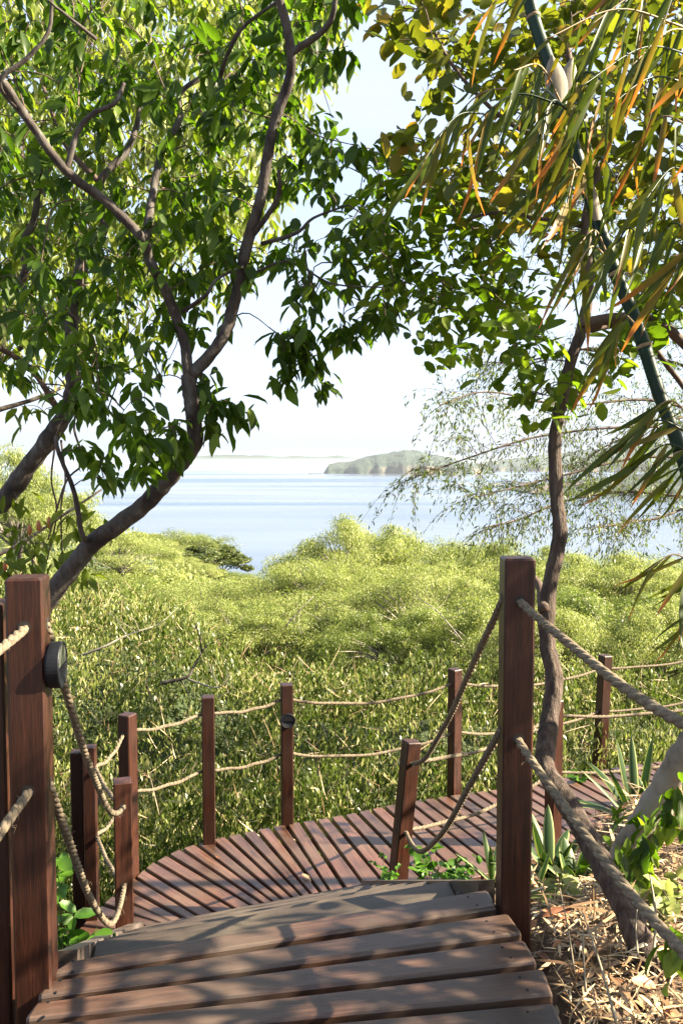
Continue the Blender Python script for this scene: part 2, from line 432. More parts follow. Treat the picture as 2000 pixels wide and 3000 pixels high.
b = N(nt, 'ShaderNodeBump'); b.inputs['Distance'].default_value = .12; b.inputs['Strength'].default_value = .5
nt.links.new(n2.outputs['Fac'], b.inputs['Height']); nt.links.new(b.outputs[0], p.inputs['Normal'])
nt.links.new(p.outputs[0], out.inputs['Surface'])
M['sea'] = m

# island: scrub on top, tan rock on steep faces
m, nt, out = nm('island_scrub')
geo = N(nt, 'ShaderNodeNewGeometry'); sx = N(nt, 'ShaderNodeSeparateXYZ'); nt.links.new(geo.outputs['True Normal'], sx.inputs[0])
tc = N(nt, 'ShaderNodeTexCoord')
n1 = N(nt, 'ShaderNodeTexNoise'); n1.inputs['Scale'].default_value = .05; n1.inputs['Detail'].default_value = 8; n1.inputs['Roughness'].default_value = .7
nt.links.new(tc.outputs['Object'], n1.inputs['Vector'])
n3 = N(nt, 'ShaderNodeTexNoise'); n3.inputs['Scale'].default_value = .012; n3.inputs['Detail'].default_value = 5
nt.links.new(tc.outputs['Object'], n3.inputs['Vector'])
green = ramp(nt, [(.38, (.006, .016, .013)), (.62, (.028, .048, .032))], n1.outputs['Fac']).outputs['Color']
rock = ramp(nt, [(.35, (.08, .055, .042)), (.65, (.19, .14, .11))], n1.outputs['Fac']).outputs['Color']
sp = N(nt, 'ShaderNodeSeparateXYZ'); nt.links.new(tc.outputs['Object'], sp.inputs[0])
lowm = N(nt, 'ShaderNodeMapRange'); lowm.inputs['From Min'].default_value = 26; lowm.inputs['From Max'].default_value = 6
nt.links.new(sp.outputs['Z'], lowm.inputs['Value'])
ns = N(nt, 'ShaderNodeMapRange'); ns.inputs['From Min'].default_value = .56; ns.inputs['From Max'].default_value = .63
nt.links.new(n3.outputs['Fac'], ns.inputs['Value'])
fr = math_(nt, 'MULTIPLY', ns.outputs[0], lowm.outputs[0])
st = N(nt, 'ShaderNodeMapRange'); st.inputs['From Min'].default_value = .45; st.inputs['From Max'].default_value = .2
nt.links.new(sx.outputs['Z'], st.inputs['Value'])
fr = math_(nt, 'MAXIMUM', fr, st.outputs[0])
p = N(nt, 'ShaderNodeBsdfPrincipled'); p.inputs['Roughness'].default_value = .95
nt.links.new(mixc(nt, fr, green, rock), p.inputs['Base Color'])
b = N(nt, 'ShaderNodeBump'); b.inputs['Distance'].default_value = 6; b.inputs['Strength'].default_value = 1
nt.links.new(n1.outputs['Fac'], b.inputs['Height']); nt.links.new(b.outputs[0], p.inputs['Normal'])
nt.links.new(p.outputs[0], out.inputs['Surface'])
M['island'] = m

# ================================================================== terrain
Z_UP, Z_LOW, Z_SEA = -1.36, -2.76, -40.0
def nz(x, y, s, seed=0.0, octaves=3):
    """cheap smooth noise from rotated sines, -1..1"""
    r = 0.0; amp = 1.0; tot = 0
    for k in range(octaves):
        a = 1.3 + 2.1 * k + seed
        ca, sa = math.cos(a), math.sin(a)
        X = (x * ca + y * sa) / s; Y = (-x * sa + y * ca) / s
        r = r + amp * (np.sin(X * 2.1 + 1.7 * np.sin(Y * 1.3 + k + seed)) * np.cos(Y * 1.9 + 1.3 * np.sin(X * 1.1 + 2 * k + seed)))
        tot += amp; amp *= .55; s = s * .52
    return r / tot
def ground_z(x, y):
    x = np.asarray(x, float); y = np.asarray(y, float)
    far = np.interp(y, [5, 6.5, 8, 10, 14, 20, 30, 45, 60, 80, 110, 160, 230, 300, 400], [-3.3, -3.75, -3.75, -3.65, -4.3, -5.5, -7.0, -8.2, -10, -13, -20, -32, -44, -52, -60])
    # the path side: ground beyond the outer edge of the lower walkway
    t = y - (6.42 + .39 * np.clip(x, -1.0, 6))
    far = np.where(y < 14, far * (1 - .0) , far)
    # left hill and mound behind the rope posts
    r = x / np.maximum(y, 1)
    far = far + .058 * y * sstep(-.06, -.30, r) * sstep(18, 45, y) * (1 - sstep(75, 130, y))
    far = far + .045 * y * sstep(-.15, -.42, r) * sstep(6, 14, y) * (1 - sstep(40, 90, y)) + 1.05 * sstep(-.10, -.22, r) * sstep(7.6, 10, y) * (1 - sstep(13, 20, y))
    far = far + .85 * np.exp(-((x - .6) / 1.5) ** 2 - ((y - 9.4) / 1.1) ** 2)
    far = far + .5 * np.exp(-((x - 3.4) / 1.3) ** 2 - ((y - 10.6) / 1.2) ** 2)
    far = far + nz(x, y, 2.2) * .42 * sstep(7, 9, y) + nz(x, y, 6, 2) * 1.3 * sstep(12, 26, y) * (1 - .45 * sstep(38, 60, y)) - 2.2 * np.exp(-((r + .075) / .085) ** 2) * sstep(34, 55, y)
    s = 5.05 + .39 * np.clip(x, -.5, 4) - y + .6 * sstep(1.0, 1.5, x) * sstep(5.2, 4.2, y)
    near = np.interp(s, [-3, 0, .8, 1.6, 2.3, 2.8, 8], [-3.6, -3.02, -2.72, -2.15, -1.66, -1.50, -1.46])
    near = near + nz(x, y, .5, 4) * .025
    # keep clear below the landing and the stairs
    w = sstep(0.1, 1.1, t) 
    z = near * (1 - w) + far * w
    stair = (x > -1.45) & (x < .62) & (y < 5.3)
    mask = sstep(-1.55, -1.2, x) * sstep(.66, .50, x) * (y < 5.6)
    z = z - .42 * mask
    lf = sstep(-1.2, -1.9, x) * (y < 7)
    return z - .55 * lf * sstep(1.5, 3.0, y)

ys = np.concatenate([np.linspace(-9, 1, 12), np.linspace(1.2, 14, 90), 14 * (380 / 14) ** np.linspace(0.01, 1, 110)])
us = np.linspace(-1, 1, 150)
us = np.sign(us) * (np.abs(us) ** 1.25)
XX = us[None, :] * (9 + .95 * np.maximum(ys, 0))[:, None]
YY = np.repeat(ys[:, None], len(us), 1)
ZZ = ground_z(XX, YY)
ny_, nx_ = XX.shape
me = bpy.data.meshes.new('ground')
V = np.stack([XX, YY, ZZ], -1).reshape(-1, 3)
idx = np.arange(ny_ * nx_).reshape(ny_, nx_)
Fq = np.stack([idx[:-1, :-1], idx[:-1, 1:], idx[1:, 1:], idx[1:, :-1]], -1).reshape(-1, 4)
me.from_pydata(V.tolist(), [], Fq.tolist())
me.materials.append(M['soil']); me.materials.append(M['under'])
cy = YY[:-1, :-1].ravel(); cx = XX[:-1, :-1].ravel()
mi = ((cy - .39 * np.clip(cx, -1, 6)) > 6.3) | ((np.abs(cx) > 6.5))
me.polygons.foreach_set('material_index', mi.astype(np.int32))
me.polygons.foreach_set('use_smooth', [True] * len(me.polygons))
tag(link('ground', me), kind='structure')

mb = MB()
mb.add([(-15000, 60, 0), (15000, 60, 0), (15000, 15500, 0), (-15000, 15500, 0)], [(0, 1, 2, 3)])
o = mb.build('sea', M['sea'], wrt=(0, 0, 0)); o.location.z = Z_SEA
tag(o, kind='structure')

def land(name, u0, u1, base_v, prof, depth, thick, seed, kindlabel=None):
    """a hilly piece of land: prof = [(fraction along, height px)] over photo columns u0..u1, standing at distance depth"""
    y0 = depth
    sc = y0 / F
    nx, nyy = 170, 34
    c = (u0 + u1) / 2
    v, f = [], []
    pf = [q[0] for q in prof]; ph = [q[1] * sc for q in prof]
    for j in range(nyy):
        b = j / (nyy - 1)
        for i in range(nx):
            a = i / (nx - 1)
            x = (u0 + (u1 - u0) * a - 1000) * sc
            y = y0 + b * thick
            H = np.interp(a, pf, ph)
            e = math.sin(math.pi * min(1, b * 1.0)) ** .45 if 0 < b < 1 else 0
            wob = noise.fractal(Vector((x / (thick * .22), y / (thick * .22), seed)), 1.0, 2.0, 5)
            fold = noise.noise(Vector((x / (thick * .10), seed, 0)))
            z = H * e * (1 + .10 * wob) + wob * H * .05 + (H * .05 * noise.fractal(Vector((x / 14, y / 14, seed)), 1, 2, 3) if H > 4 else 0)
            if b in (0, 1) or a in (0, 1): z = -3
            yy = y + fold * thick * .10 * (1 - b) + (1 - math.sin(math.pi * a) ** .5) * thick * .2 * (1 - b)
            v.append((x, yy, max(z, -3)))
    for j in range(nyy - 1):
        for i in range(nx - 1):
            f.append((j * nx + i, j * nx + i + 1, (j + 1) * nx + i + 1, (j + 1) * nx + i))
    mb = MB(); mb.add(v, f)
    o = mb.build(name, M['island'], smooth=True, wrt=(0, 0, 0)); o.location.z = Z_SEA
    return tag(o, kind='structure')
land('island', 945, 1460, 1388, [(0, 4), (.03, 26), (.08, 34), (.15, 36), (.22, 44), (.32, 58), (.45, 66), (.55, 68), (.66, 60), (.75, 46), (.85, 34), (.95, 24), (1, 8)], 2900, 420, 1.3)
land('island_headland', 1380, 2350, 1400, [(0, 6), (.1, 30), (.25, 46), (.45, 66), (.7, 84), (1, 96)], 3600, 700, 5.1)
land('right_headland', 1600, 2600, 1460, [(0, 3), (.06, 18), (.15, 34), (.3, 52), (.6, 90), (1, 120)], 960, 260, 8.2)
land('far_hills', 150, 1350, 1358, [(0, 6), (.12, 16), (.3, 26), (.45, 32), (.55, 25), (.7, 28), (.85, 15), (1, 4)], 12800, 1800, 3.7)
mb = MB()
for k in range(9):
    c = G(905 + k * 4.5, 1388, Z_SEA)
    mb.box((c.x, c.y, Z_SEA + .8), (5, 6, random.uniform(1.5, 3.4)), random.random(), .4)
tag(mb.build('shore_rocks', M['island'], wrt=(0, 0, 0)), 'low dark rocks trailing into the sea off the left tip of the island', 'rocks', kind='stuff')

# ================================================================== haze
hz = MB(); hz.box((0, 8000 - 15.0, -16), (31000, 16100, 100))
haze = hz.build('haze', None, wrt=(0, 0, 0))
m, nt, out = nm('haze_air')
pv = N(nt, 'ShaderNodeVolumePrincipled')
pv.inputs['Color'].default_value = (.82, .91, 1, 1)
pv.inputs['Density'].default_value = 0.00004
pv.inputs['Anisotropy'].default_value = 0.2
nt.links.new(pv.outputs[0], out.inputs['Volume'])
haze.data.materials.append(m)
tag(haze, kind='stuff')

# ================================================================== boards, landing, stairs, lower walkway
def board(name, a0, a1, b0, b1, ztop, thick, mat, parent, rnd_edge=.007):
    """plank between two long edges a0->a1 and b0->b1 (xy), local x along the grain"""
    a0, a1, b0, b1 = [Vector((q[0], q[1])) for q in (a0, a1, b0, b1)]
    c0, c1 = (a0 + b0) / 2, (a1 + b1) / 2
    o3 = Vector((c0.x, c0.y, ztop))
    d = (c1 - c0).normalized(); n = Vector((-d.y, d.x))
    if (b0 - a0).dot(n) < 0: a0, a1, b0, b1 = b0, b1, a0, a1
    e = rnd_edge
    v, f = [], []
    L = (c1 - c0).length
    def loc(p): q = p - c0; return (q.dot(d), q.dot(n))
    ends = [(loc(a0), loc(b0)), (loc(a1), loc(b1))]
    secs = []
    for k, (pa, pb) in enumerate(ends):
        for inner in ((1, 0) if k == 0 else (0, 1)):
            ins = e * .8 if not inner else 0
            sx = (1 if k == 0 else -1) * (e * .7 if inner == 0 else 0)
            secs.append((pa, pb, k, inner))
    # four sections: outer end (shrunk), then full, full, outer end (shrunk)
    order = [(ends[0], e, 0), (ends[0], 0, e), (ends[1], 0, -e), (ends[1], e, 0)]
    for (pa, pb), sh, dx in order:
        xa, ya = pa[0] + dx, pa[1] + sh * .5; xb, yb = pb[0] + dx, pb[1] - sh * .5
        t = 0 - sh * .6; bt = -thick
        v += [(xa, ya, bt), (xa, ya, t - e), (xa, ya + e * .35, t - e * .3), (xa, ya + e, t), (xb, yb - e, t), (xb, yb - e * .35, t - e * .3), (xb, yb, t - e), (xb, yb, bt)]
    for k in range(3):
        for j in range(8):
            j2 = (j + 1) % 8
            f.append((k * 8 + j, (k + 1) * 8 + j, (k + 1) * 8 + j2, k * 8 + j2))
    f.append(tuple(range(8))); f.append(tuple(range(31, 23, -1)))
    mb = MB(); mb.add(v, f)
    me = mb.mesh(name); me.materials.append(mat)
    o = bpy.data.objects.new(name, me); col.objects.link(o)
    o.parent = parent
    ang = math.atan2(d.y, d.x)
    po = Vector(parent.location) if parent else Vector()
    o.location = o3 - po
    o.rotation_euler = (random.uniform(-.004, .004), random.uniform(-.002, .002), ang)
    return o

landing = empty('landing', (0, 1.2, Z_UP), 'upper wooden landing of wide fanned brown planks in the foreground', 'landing')
def lx(y, side): return (-.775 + (2.1 - y) * .02) if side < 0 else (.475 + (2.5 - y) * .2 if y > 2.2 else .535 + (2.2 - y) * .03)
yl, yr = 2.185, 2.565
for k in range(24):
    pl_, pr_ = (.087, .136) if k < 6 else (.112, .118)
    gap = .031
    L0, L1 = yl - gap * .75, yl - pl_; R0, R1 = yr - gap, yr - pr_
    ex = random.uniform(-.008, .008)
    xr_a, xr_b = lx(R0, 1) + ex, lx(R1, 1) + ex
    if k == 0: xr_a = .462; xr_b = .478
    board('plank', (lx(L0, -1) + (.03 if k == 0 else 0), L0), (xr_a, R0), (lx(L1, -1), L1), (xr_b, R1), Z_UP + random.uniform(-.0015, .0015), .042, M['landing'], landing, .008)
    yl -= pl_; yr -= pr_
smb = MB(); smb.tube([(0, 0, -.002), (0, 0, .0008)], .0042, 8)
screw_me = smb.mesh('screw'); screw_me.materials.append(M['black'])
for pk in [o_ for o_ in list(landing.children)]:
    vs = [v_.co for v_ in pk.data.vertices]; xm = max(v_.x for v_ in vs)
    for sx_ in (-xm + .07, xm - .075, .04):
        for sy_ in (-.028, .026):
            q = bpy.data.objects.new('screw', screw_me); col.objects.link(q); q.parent = pk
            q.location = (sx_ + random.uniform(-.006, .006), sy_ + random.uniform(-.004, .004), 0)
mb = MB()
for x in (-.62, -.1, .38):
    mb.box((x, .9, Z_UP - .115), (.06, 2.6, .14))
mb.build('joist', M['post'], landing)

# stairs
STL, STR = Vector((-.735, 2.21)), Vector((.442, 2.585))
_bl = G(421, 2717, Z_LOW + .175); _br = G(1059, 2596, Z_LOW + .175)
SBL, SBR = Vector((_bl.x, _bl.y)), Vector((_br.x, _br.y))
stairs = empty('stairs', ((SBL.x + SBR.x) / 2, (SBL.y + SBR.y) / 2, Z_LOW), 'short flight of grazing grey-brown wooden steps down from the landing to the walkway', 'stairs')
NT = 7
for i in range(NT):
    z = Z_UP - .175 * (i + 1)
    t0, t1 = i / NT, (i + 1) / NT
    a0, b0 = STL.lerp(SBL, t0), STR.lerp(SBR, t0)
    a1, b1 = STL.lerp(SBL, t1), STR.lerp(SBR, t1)
    e = Vector((.0, .0))
    for q in range(2):
        s0, s1 = q / 2, (q + 1) / 2
        n0 = .006
        A0, B0 = a0.lerp(a1, s0), b0.lerp(b1, s0)
        A1, B1 = a0.lerp(a1, s1 - .06), b0.lerp(b1, s1 - .06)
        if q == 1: A1, B1 = a0.lerp(a1, 1.06), b0.lerp(b1, 1.06)
        board('tread', A0, B0, A1, B1, z, .034, M['tread'], stairs, .006)
    # bolts on the inner right stringer face
    bp = b0.lerp(b1, .55)
    m2 = MB(); dirn = (b0 - a0).normalized()
    m2.tube([(bp.x - dirn.x * .002, bp.y - dirn.y * .002, z + .035), (bp.x - dirn.x * .020, bp.y - dirn.y * .020, z + .035)], .0085, 8)
    m2.build('bolt', M['lens'], stairs, wrt=tuple(stairs.location))
def stringer(T, B, side):
    d = (B - T).normalized(); n = Vector((-d.y, d.x)) * side
    v = []
    for p, z in ((T, Z_UP - .018), (B + d * .04, Z_UP - .175 * NT - .008)):
        for w in (.003, .058):
            q = p + n * w
            v += [(q.x, q.y, z + .02), (q.x, q.y, z - .30)]
    f = [(0, 1, 3, 2), (4, 6, 7, 5), (0, 2, 6, 4), (1, 5, 7, 3), (0, 4, 5, 1), (2, 3, 7, 6)]
    mb = MB(); mb.add(v, f)
    return mb.build('stringer', M['stringer'], stairs)
stringer(STL, SBL, 1); stringer(STR, SBR, -1)

# lower walkway: matched outer / inner edges
walk = empty('walkway', (.8, 6.2, Z_LOW), 'curving lower boardwalk of radiating red-brown planks with dark gaps', 'boardwalk')
def gz(u, v):
    q = G(u, v, Z_LOW); return np.array([q.x, q.y])
outer = [np.array([-1.62, 4.15]), gz(250, 2700), gz(330, 2625), gz(408, 2561), gz(446, 2529), gz(529, 2488), gz(615, 2462), gz(711, 2440), gz(804, 2421), gz(941, 2399), gz(1029, 2383), gz(1156, 2357), gz(1338, 2328), gz(1548, 2300), gz(1670, 2274), gz(1835, 2242), gz(2000, 2223)]
_e = outer[-1]
outer += [_e + np.array([.9, .3]), _e + np.array([2.0, .55]), _e + np.array([3.5, .7])]
oc = catmull(outer, 16)
seg = np.linalg.norm(np.diff(oc, axis=0), axis=1); arc = np.concatenate([[0], np.cumsum(seg)])
def on_outer(s): return np.array([np.interp(s, arc, oc[:, 0]), np.interp(s, arc, oc[:, 1])])
# stair-bottom line and inner edge line
def inner_pt(o_, ang):
    d = np.array([math.cos(ang), math.sin(ang)])
    # inner boundary polyline
    poly = [np.array([-1.30, 4.10]), np.array([SBL.x - .05, SBL.y - .12]), np.array([SBR.x + .05, SBR.y - .12]), np.array([.50, 5.12]), np.array([.95, 5.33]), np.array([1.45, 5.62]), np.array([2.1, 5.95]), np.array([3.2, 6.45]), np.array([4.4, 6.8]), np.array([7.5, 7.2])]
    best = None
    for k in range(len(poly) - 1):
        p0, p1 = poly[k], poly[k + 1]
        A = np.array([[d[0], -(p1 - p0)[0]], [d[1], -(p1 - p0)[1]]])
        if abs(np.linalg.det(A)) < 1e-6: continue
        t, s_ = np.linalg.solve(A, p0 - o_)
        if t > .15 and -.001 <= s_ <= 1.001 and (best is None or t < best): best = t
    return o_ + d * (best if best else 1.3)
# plank directions measured at some outer points
def dirang(p, q): a, b2 = gz(*p), gz(*q); return a, math.atan2(b2[1] - a[1], b2[0] - a[0])
ctl = [dirang((395, 2689), (510, 2721)), dirang((395, 2644), (523, 2708)), dirang((408, 2564), (612, 2692)), dirang((491, 2520), (733, 2663)), dirang((855, 2414), (982, 2618)), dirang((1029, 2383), (1198, 2561)), dirang((1261, 2341), (1434, 2465))]
def nearest_s(p): return arc[np.argmin(np.linalg.norm(oc - p, axis=1))]
cs = [nearest_s(np.array([-1.62, 4.3]))]; ca = [0.25]
for (p_, a_) in ctl:
    # follow the direction backwards to the outer curve
    d = np.array([math.cos(a_), math.sin(a_)])
    rel = oc - p_
    dist = np.abs(rel[:, 0] * d[1] - rel[:, 1] * d[0]) + (rel @ d > .1) * 10
    cs.append(arc[np.argmin(dist)]); ca.append(a_)
ordr = np.argsort(cs); cs = np.array(cs)[ordr]; ca = np.array(ca)[ordr]
cs = np.append(cs, [arc[-1]]); ca = np.append(ca, [R(-68)])
s = .02
while s < arc[-1] - .15:
    pitch = .118
    s0, s1 = s, s + pitch - .031
    A, B = on_outer(s0), on_outer(s1)
    ia, ib = inner_pt(A, np.interp(s0, cs, ca)), inner_pt(B, np.interp(s1, cs, ca))
    g = .0
    ln = np.linalg.norm(ia - ib)
    w = max(ln, .018)
    # keep a constant gap at the narrow end
    mid = (ia + ib) / 2; dv = (ib - ia) / (ln + 1e-6)
    full = ln * pitch / (pitch - .031)
    half = max((full - .022) / 2, .012)
    ia, ib = mid - dv * half, mid + dv * half
    board('plank', A, ia, B, ib, Z_LOW + random.uniform(-.003, .002), .04, M['deck'], walk, .006)
    s += pitch
mb = MB()
for off_ in (.18, .62, 1.05):
    pts = []
    for sv in np.linspace(.8, arc[-1] - .4, 30):
        a = np.interp(sv, cs, ca); q = on_outer(sv) + np.array([math.cos(a), math.sin(a)]) * off_
        pts.append((q[0], q[1], Z_LOW - .11))
    mb.tube(pts, .05, 4)
mb.build('joist', M['post'], walk)

# ================================================================== posts
def post(top_px, y=None, base_px=None, zb=None, w=.092, rot=0.0, label='', group='rope posts', depth_extra=0, bury=.15, xy=None, ztop=None, lean=None):
    if xy is not None: x_, y_ = xy; zt = ztop
    elif y is not None:
        q = P(*top_px, y); x_, y_, zt = q.x, y, q.z
    else:
        q = G(*base_px, zb); x_, y_ = q.x, q.y
        y_ += .03
        zt = P(*top_px, y_).z
    if ztop is not None: zt = ztop
    zbm = zb - bury
    o = empty('post', (x_, y_, zbm), label, 'post', group)
    o.rotation_euler = (0, 0, rot)
    h = zt - zbm
    mb = MB(); mb.box((0, 0, h / 2), (w, w, h), 0, .006)
    b = mb.build('timber', M['post'], None, wrt=(0, 0, 0)); b.parent = o
    if lean: o.rotation_euler = (lean[0], lean[1], rot)
    return dict(o=o, x=x_, y=y_, zt=zt, w=w, rot=rot)
def hole(pst, side, dz):
    """painted shade of a bore on a face: side in local (+/-x or +/-y)"""
    o = pst['o']; w = pst['w'] / 2
    h = pst['zt'] - o.location.z - dz
    d = np.array(side, float)
    mb = MB()
    c = d * (w + .0006)
    # flat disc, slightly proud; its dark colour is the bore's shade
    th = np.linspace(0, 2 * math.pi, 17)[:-1]
    a = np.cross(d, [0, 0, 1.0]); bb = np.array([0, 0, 1.0])
    v = [c + np.array([0, 0, h]) + (a * math.cos(t) + bb * math.sin(t)) * .0175 for t in th]
    mb.add(v, [tuple(range(16))] if np.dot(np.cross(a, bb), d) > 0 else [tuple(range(15, -1, -1))])
    q = mb.build('hole_shade_disc', M['hole'], None, wrt=(0, 0, 0)); q.parent = o

G1 = 'rope railing posts of the stairs and landing'
G2 = 'rope railing posts of the lower boardwalk'
pR = post((1515, 1632), y=2.46, zb=-1.60, rot=R(0), label='tall dark brown square post right of the stairs top, nearest on the right', group=G1, bury=.1)
pL = post((81, 1688), y=2.08, zb=-1.55, rot=R(8), label='tall dark brown square post at left edge, carrying a round black lamp', group=G1)
pL2 = post((-30, 1760), y=2.17, zb=-1.6, rot=R(5), label='second post cut by the left frame edge, just behind the lamp post', group=G1)
pF = post((1155, 2175), y=4.8, zb=-2.62, rot=R(22), label='short leaning post at the foot of the stairs on their right side', group=G1, lean=(R(0), R(6.0)))
pH = post((358, 2286), y=4.2, zb=-2.75, rot=R(17), label='short dark post at the foot of the stairs on their left side', group=G1)
pA = post((377, 2092), base_px=(377, 2570), zb=Z_LOW, rot=R(66), label='boardwalk post with its right side sunlit orange, leftmost on the plank edge', group=G2)
pB = post((611, 2040), base_px=(611, 2472), zb=Z_LOW, rot=R(11), label='plain dark boardwalk post between the sunlit corner post and the lamp post', group=G2, w=.09)
pC = post((840, 2004), base_px=(840, 2415), zb=Z_LOW, rot=R(12), label='dark boardwalk post with a small round black lamp on its front', group=G2, w=.09)
pD = post((1331, 1960), base_px=(1331, 2322), zb=Z_LOW, rot=R(33), label='red brown boardwalk post in the middle of the far rope railing', group=G2, w=.09)
pE = post((1760, 1921), y=7.75, zb=Z_LOW - .1, rot=R(20), label='farthest boardwalk post on the right, behind the bent tree trunk', group=G2, w=.10, lean=(0, R(2.5)))
pN = post((1621, 2050), base_px=(1621, 2478), zb=Z_LOW, rot=R(30), label='inner boardwalk post half hidden behind the bent tree trunk', group=G2)
pQ = post((262, 2186), y=4.82, zb=-3.0, rot=R(8), label='right member of the doubled post left of the stairs', group=G1, w=.075)
pQ2 = post((226, 2200), y=4.86, zb=-3.0, rot=R(8), label='left member of the doubled post left of the stairs', group=G1, w=.075)
pRn = post(None, zb=-1.5, xy=(.80, .42), ztop=-.26, label='post', group=G1)
pLn = post(None, zb=-1.5, xy=(-.72, .30), ztop=-.26, label='post', group=G1)
pRn['o']['label'] = 'railing post beside the camera on the right of the landing'
pLn['o']['label'] = 'railing post beside the camera on the left of the landing'
pNn = dict(x=3.35, y=6.30, zt=-1.68, w=.09, rot=R(38))
pNn = post(None, zb=Z_LOW, xy=(3.45, 6.42), ztop=-1.68, rot=R(30), label='inner boardwalk post beyond the right frame edge', group=G2)
pEn = post(None, zb=Z_LOW, xy=(4.35, 8.35), ztop=-1.66, rot=R(30), label='outer boardwalk post beyond the right frame edge', group=G2)
for pst, sd in ((pR, (0, -1, 0)), (pL, (0, -1, 0)), (pR, (-1, 0, 0)), (pL, (1, 0, 0)), (pF, (-1, 0, 0)), (pF, (0, -1, 0)), (pH, (0, -1, 0)), (pA, (-1, 0, 0)), (pA, (1, 0, 0)), (pB, (1, 0, 0)), (pB, (-1, 0, 0)), (pC, (1, 0, 0)), (pC, (-1, 0, 0)), (pD, (-1, 0, 0)), (pD, (1, 0, 0)), (pN, (-1, 0, 0)), (pE, (-1, 0, 0)), (pE, (1, 0, 0))):
    for dz in (.125, .545): hole(pst, sd, dz)

# ================================================================== ropes
def rope_mesh(pts, r, sides=6):
    pts = np.asarray(pts)
    seg = np.linalg.norm(np.diff(pts, axis=0), axis=1); L = seg.sum()
    arc_ = np.concatenate([[0], np.cumsum(seg)])
    pitch = r * 8.5
    n = int(L / pitch * 9) + 4
    sv = np.linspace(0, L, n)
    c = np.stack([np.interp(sv, arc_, pts[:, k]) for k in range(3)], 1)
    t = norm(np.gradient(c, axis=0))
    up = np.array([0, 0, 1.0])
    a = norm(np.cross(t, up)); b_ = np.cross(a, t)
    mb = MB()
    wob = 1 + .05 * np.sin(sv * 31) * np.sin(sv * 13)
    for k in range(3):
        ph = sv / pitch * 2 * math.pi + k * 2 * math.pi / 3
        q = c + (a * np.cos(ph)[:, None] + b_ * np.sin(ph)[:, None]) * (r * .41)
        mb.tube(q, r * .61 * wob, sides)
    return mb
def fuzz(mb, pts, r, n):
    pts = np.asarray(pts)
    for k in range(n):
        i = rng.integers(1, len(pts) - 1)
        c = pts[i] + rng.normal(size=3) * r * .2
        d = norm(rng.normal(size=3))
        mb.tube([c + d * r * .8, c + d * r * (1.3 + rng.random() * .9), c + d * r * 1.8 + np.array([0, 0, -r * .6]) + rng.normal(size=3) * r * .4], .0006, 3, False)
def rope(p0, p1, sag, r, label, group, n=40, tail0=None, tail1=None, skew=0.0, fz=0):
    p0, p1 = np.array(p0, float), np.array(p1, float)
    t = np.linspace(0, 1, n)
    tt = t + skew * t * (1 - t)
    pts = p0[None] * (1 - t[:, None]) + p1[None] * t[:, None]
    pts[:, 2] -= sag * 4 * tt * (1 - tt)
    pts[:, 2] += .004 * np.sin(t * 17 + p0[0] * 9)
    if tail1 is not None: pts = np.vstack([pts, pts[-1] + np.array(tail1)])
    if tail0 is not None: pts = np.vstack([pts[0] + np.array(tail0), pts])
    mb = rope_mesh(pts, r)
    if fz: fuzz(mb, pts, r, fz)
    o = mb.build('rope', M['rope'], smooth=True, wrt=(0, 0, 0))
    return tag(o, label, 'rope', group)
def hz_pt(pst, dz, side=(0, 0)):
    """hole position in world; side = local face direction"""
    o = pst['o']
    loc = Vector((side[0] * pst['w'] * .45, side[1] * pst['w'] * .45, pst['zt'] - o.location.z - dz))
    mtx = Matrix.Translation(o.location) @ o.rotation_euler.to_matrix().to_4x4()
    return np.array(mtx @ loc)
G3 = 'twisted beige ropes of the stair railing'
lf_ = 0
G4 = 'twisted beige ropes of the boardwalk railing'
rr_ = .0130
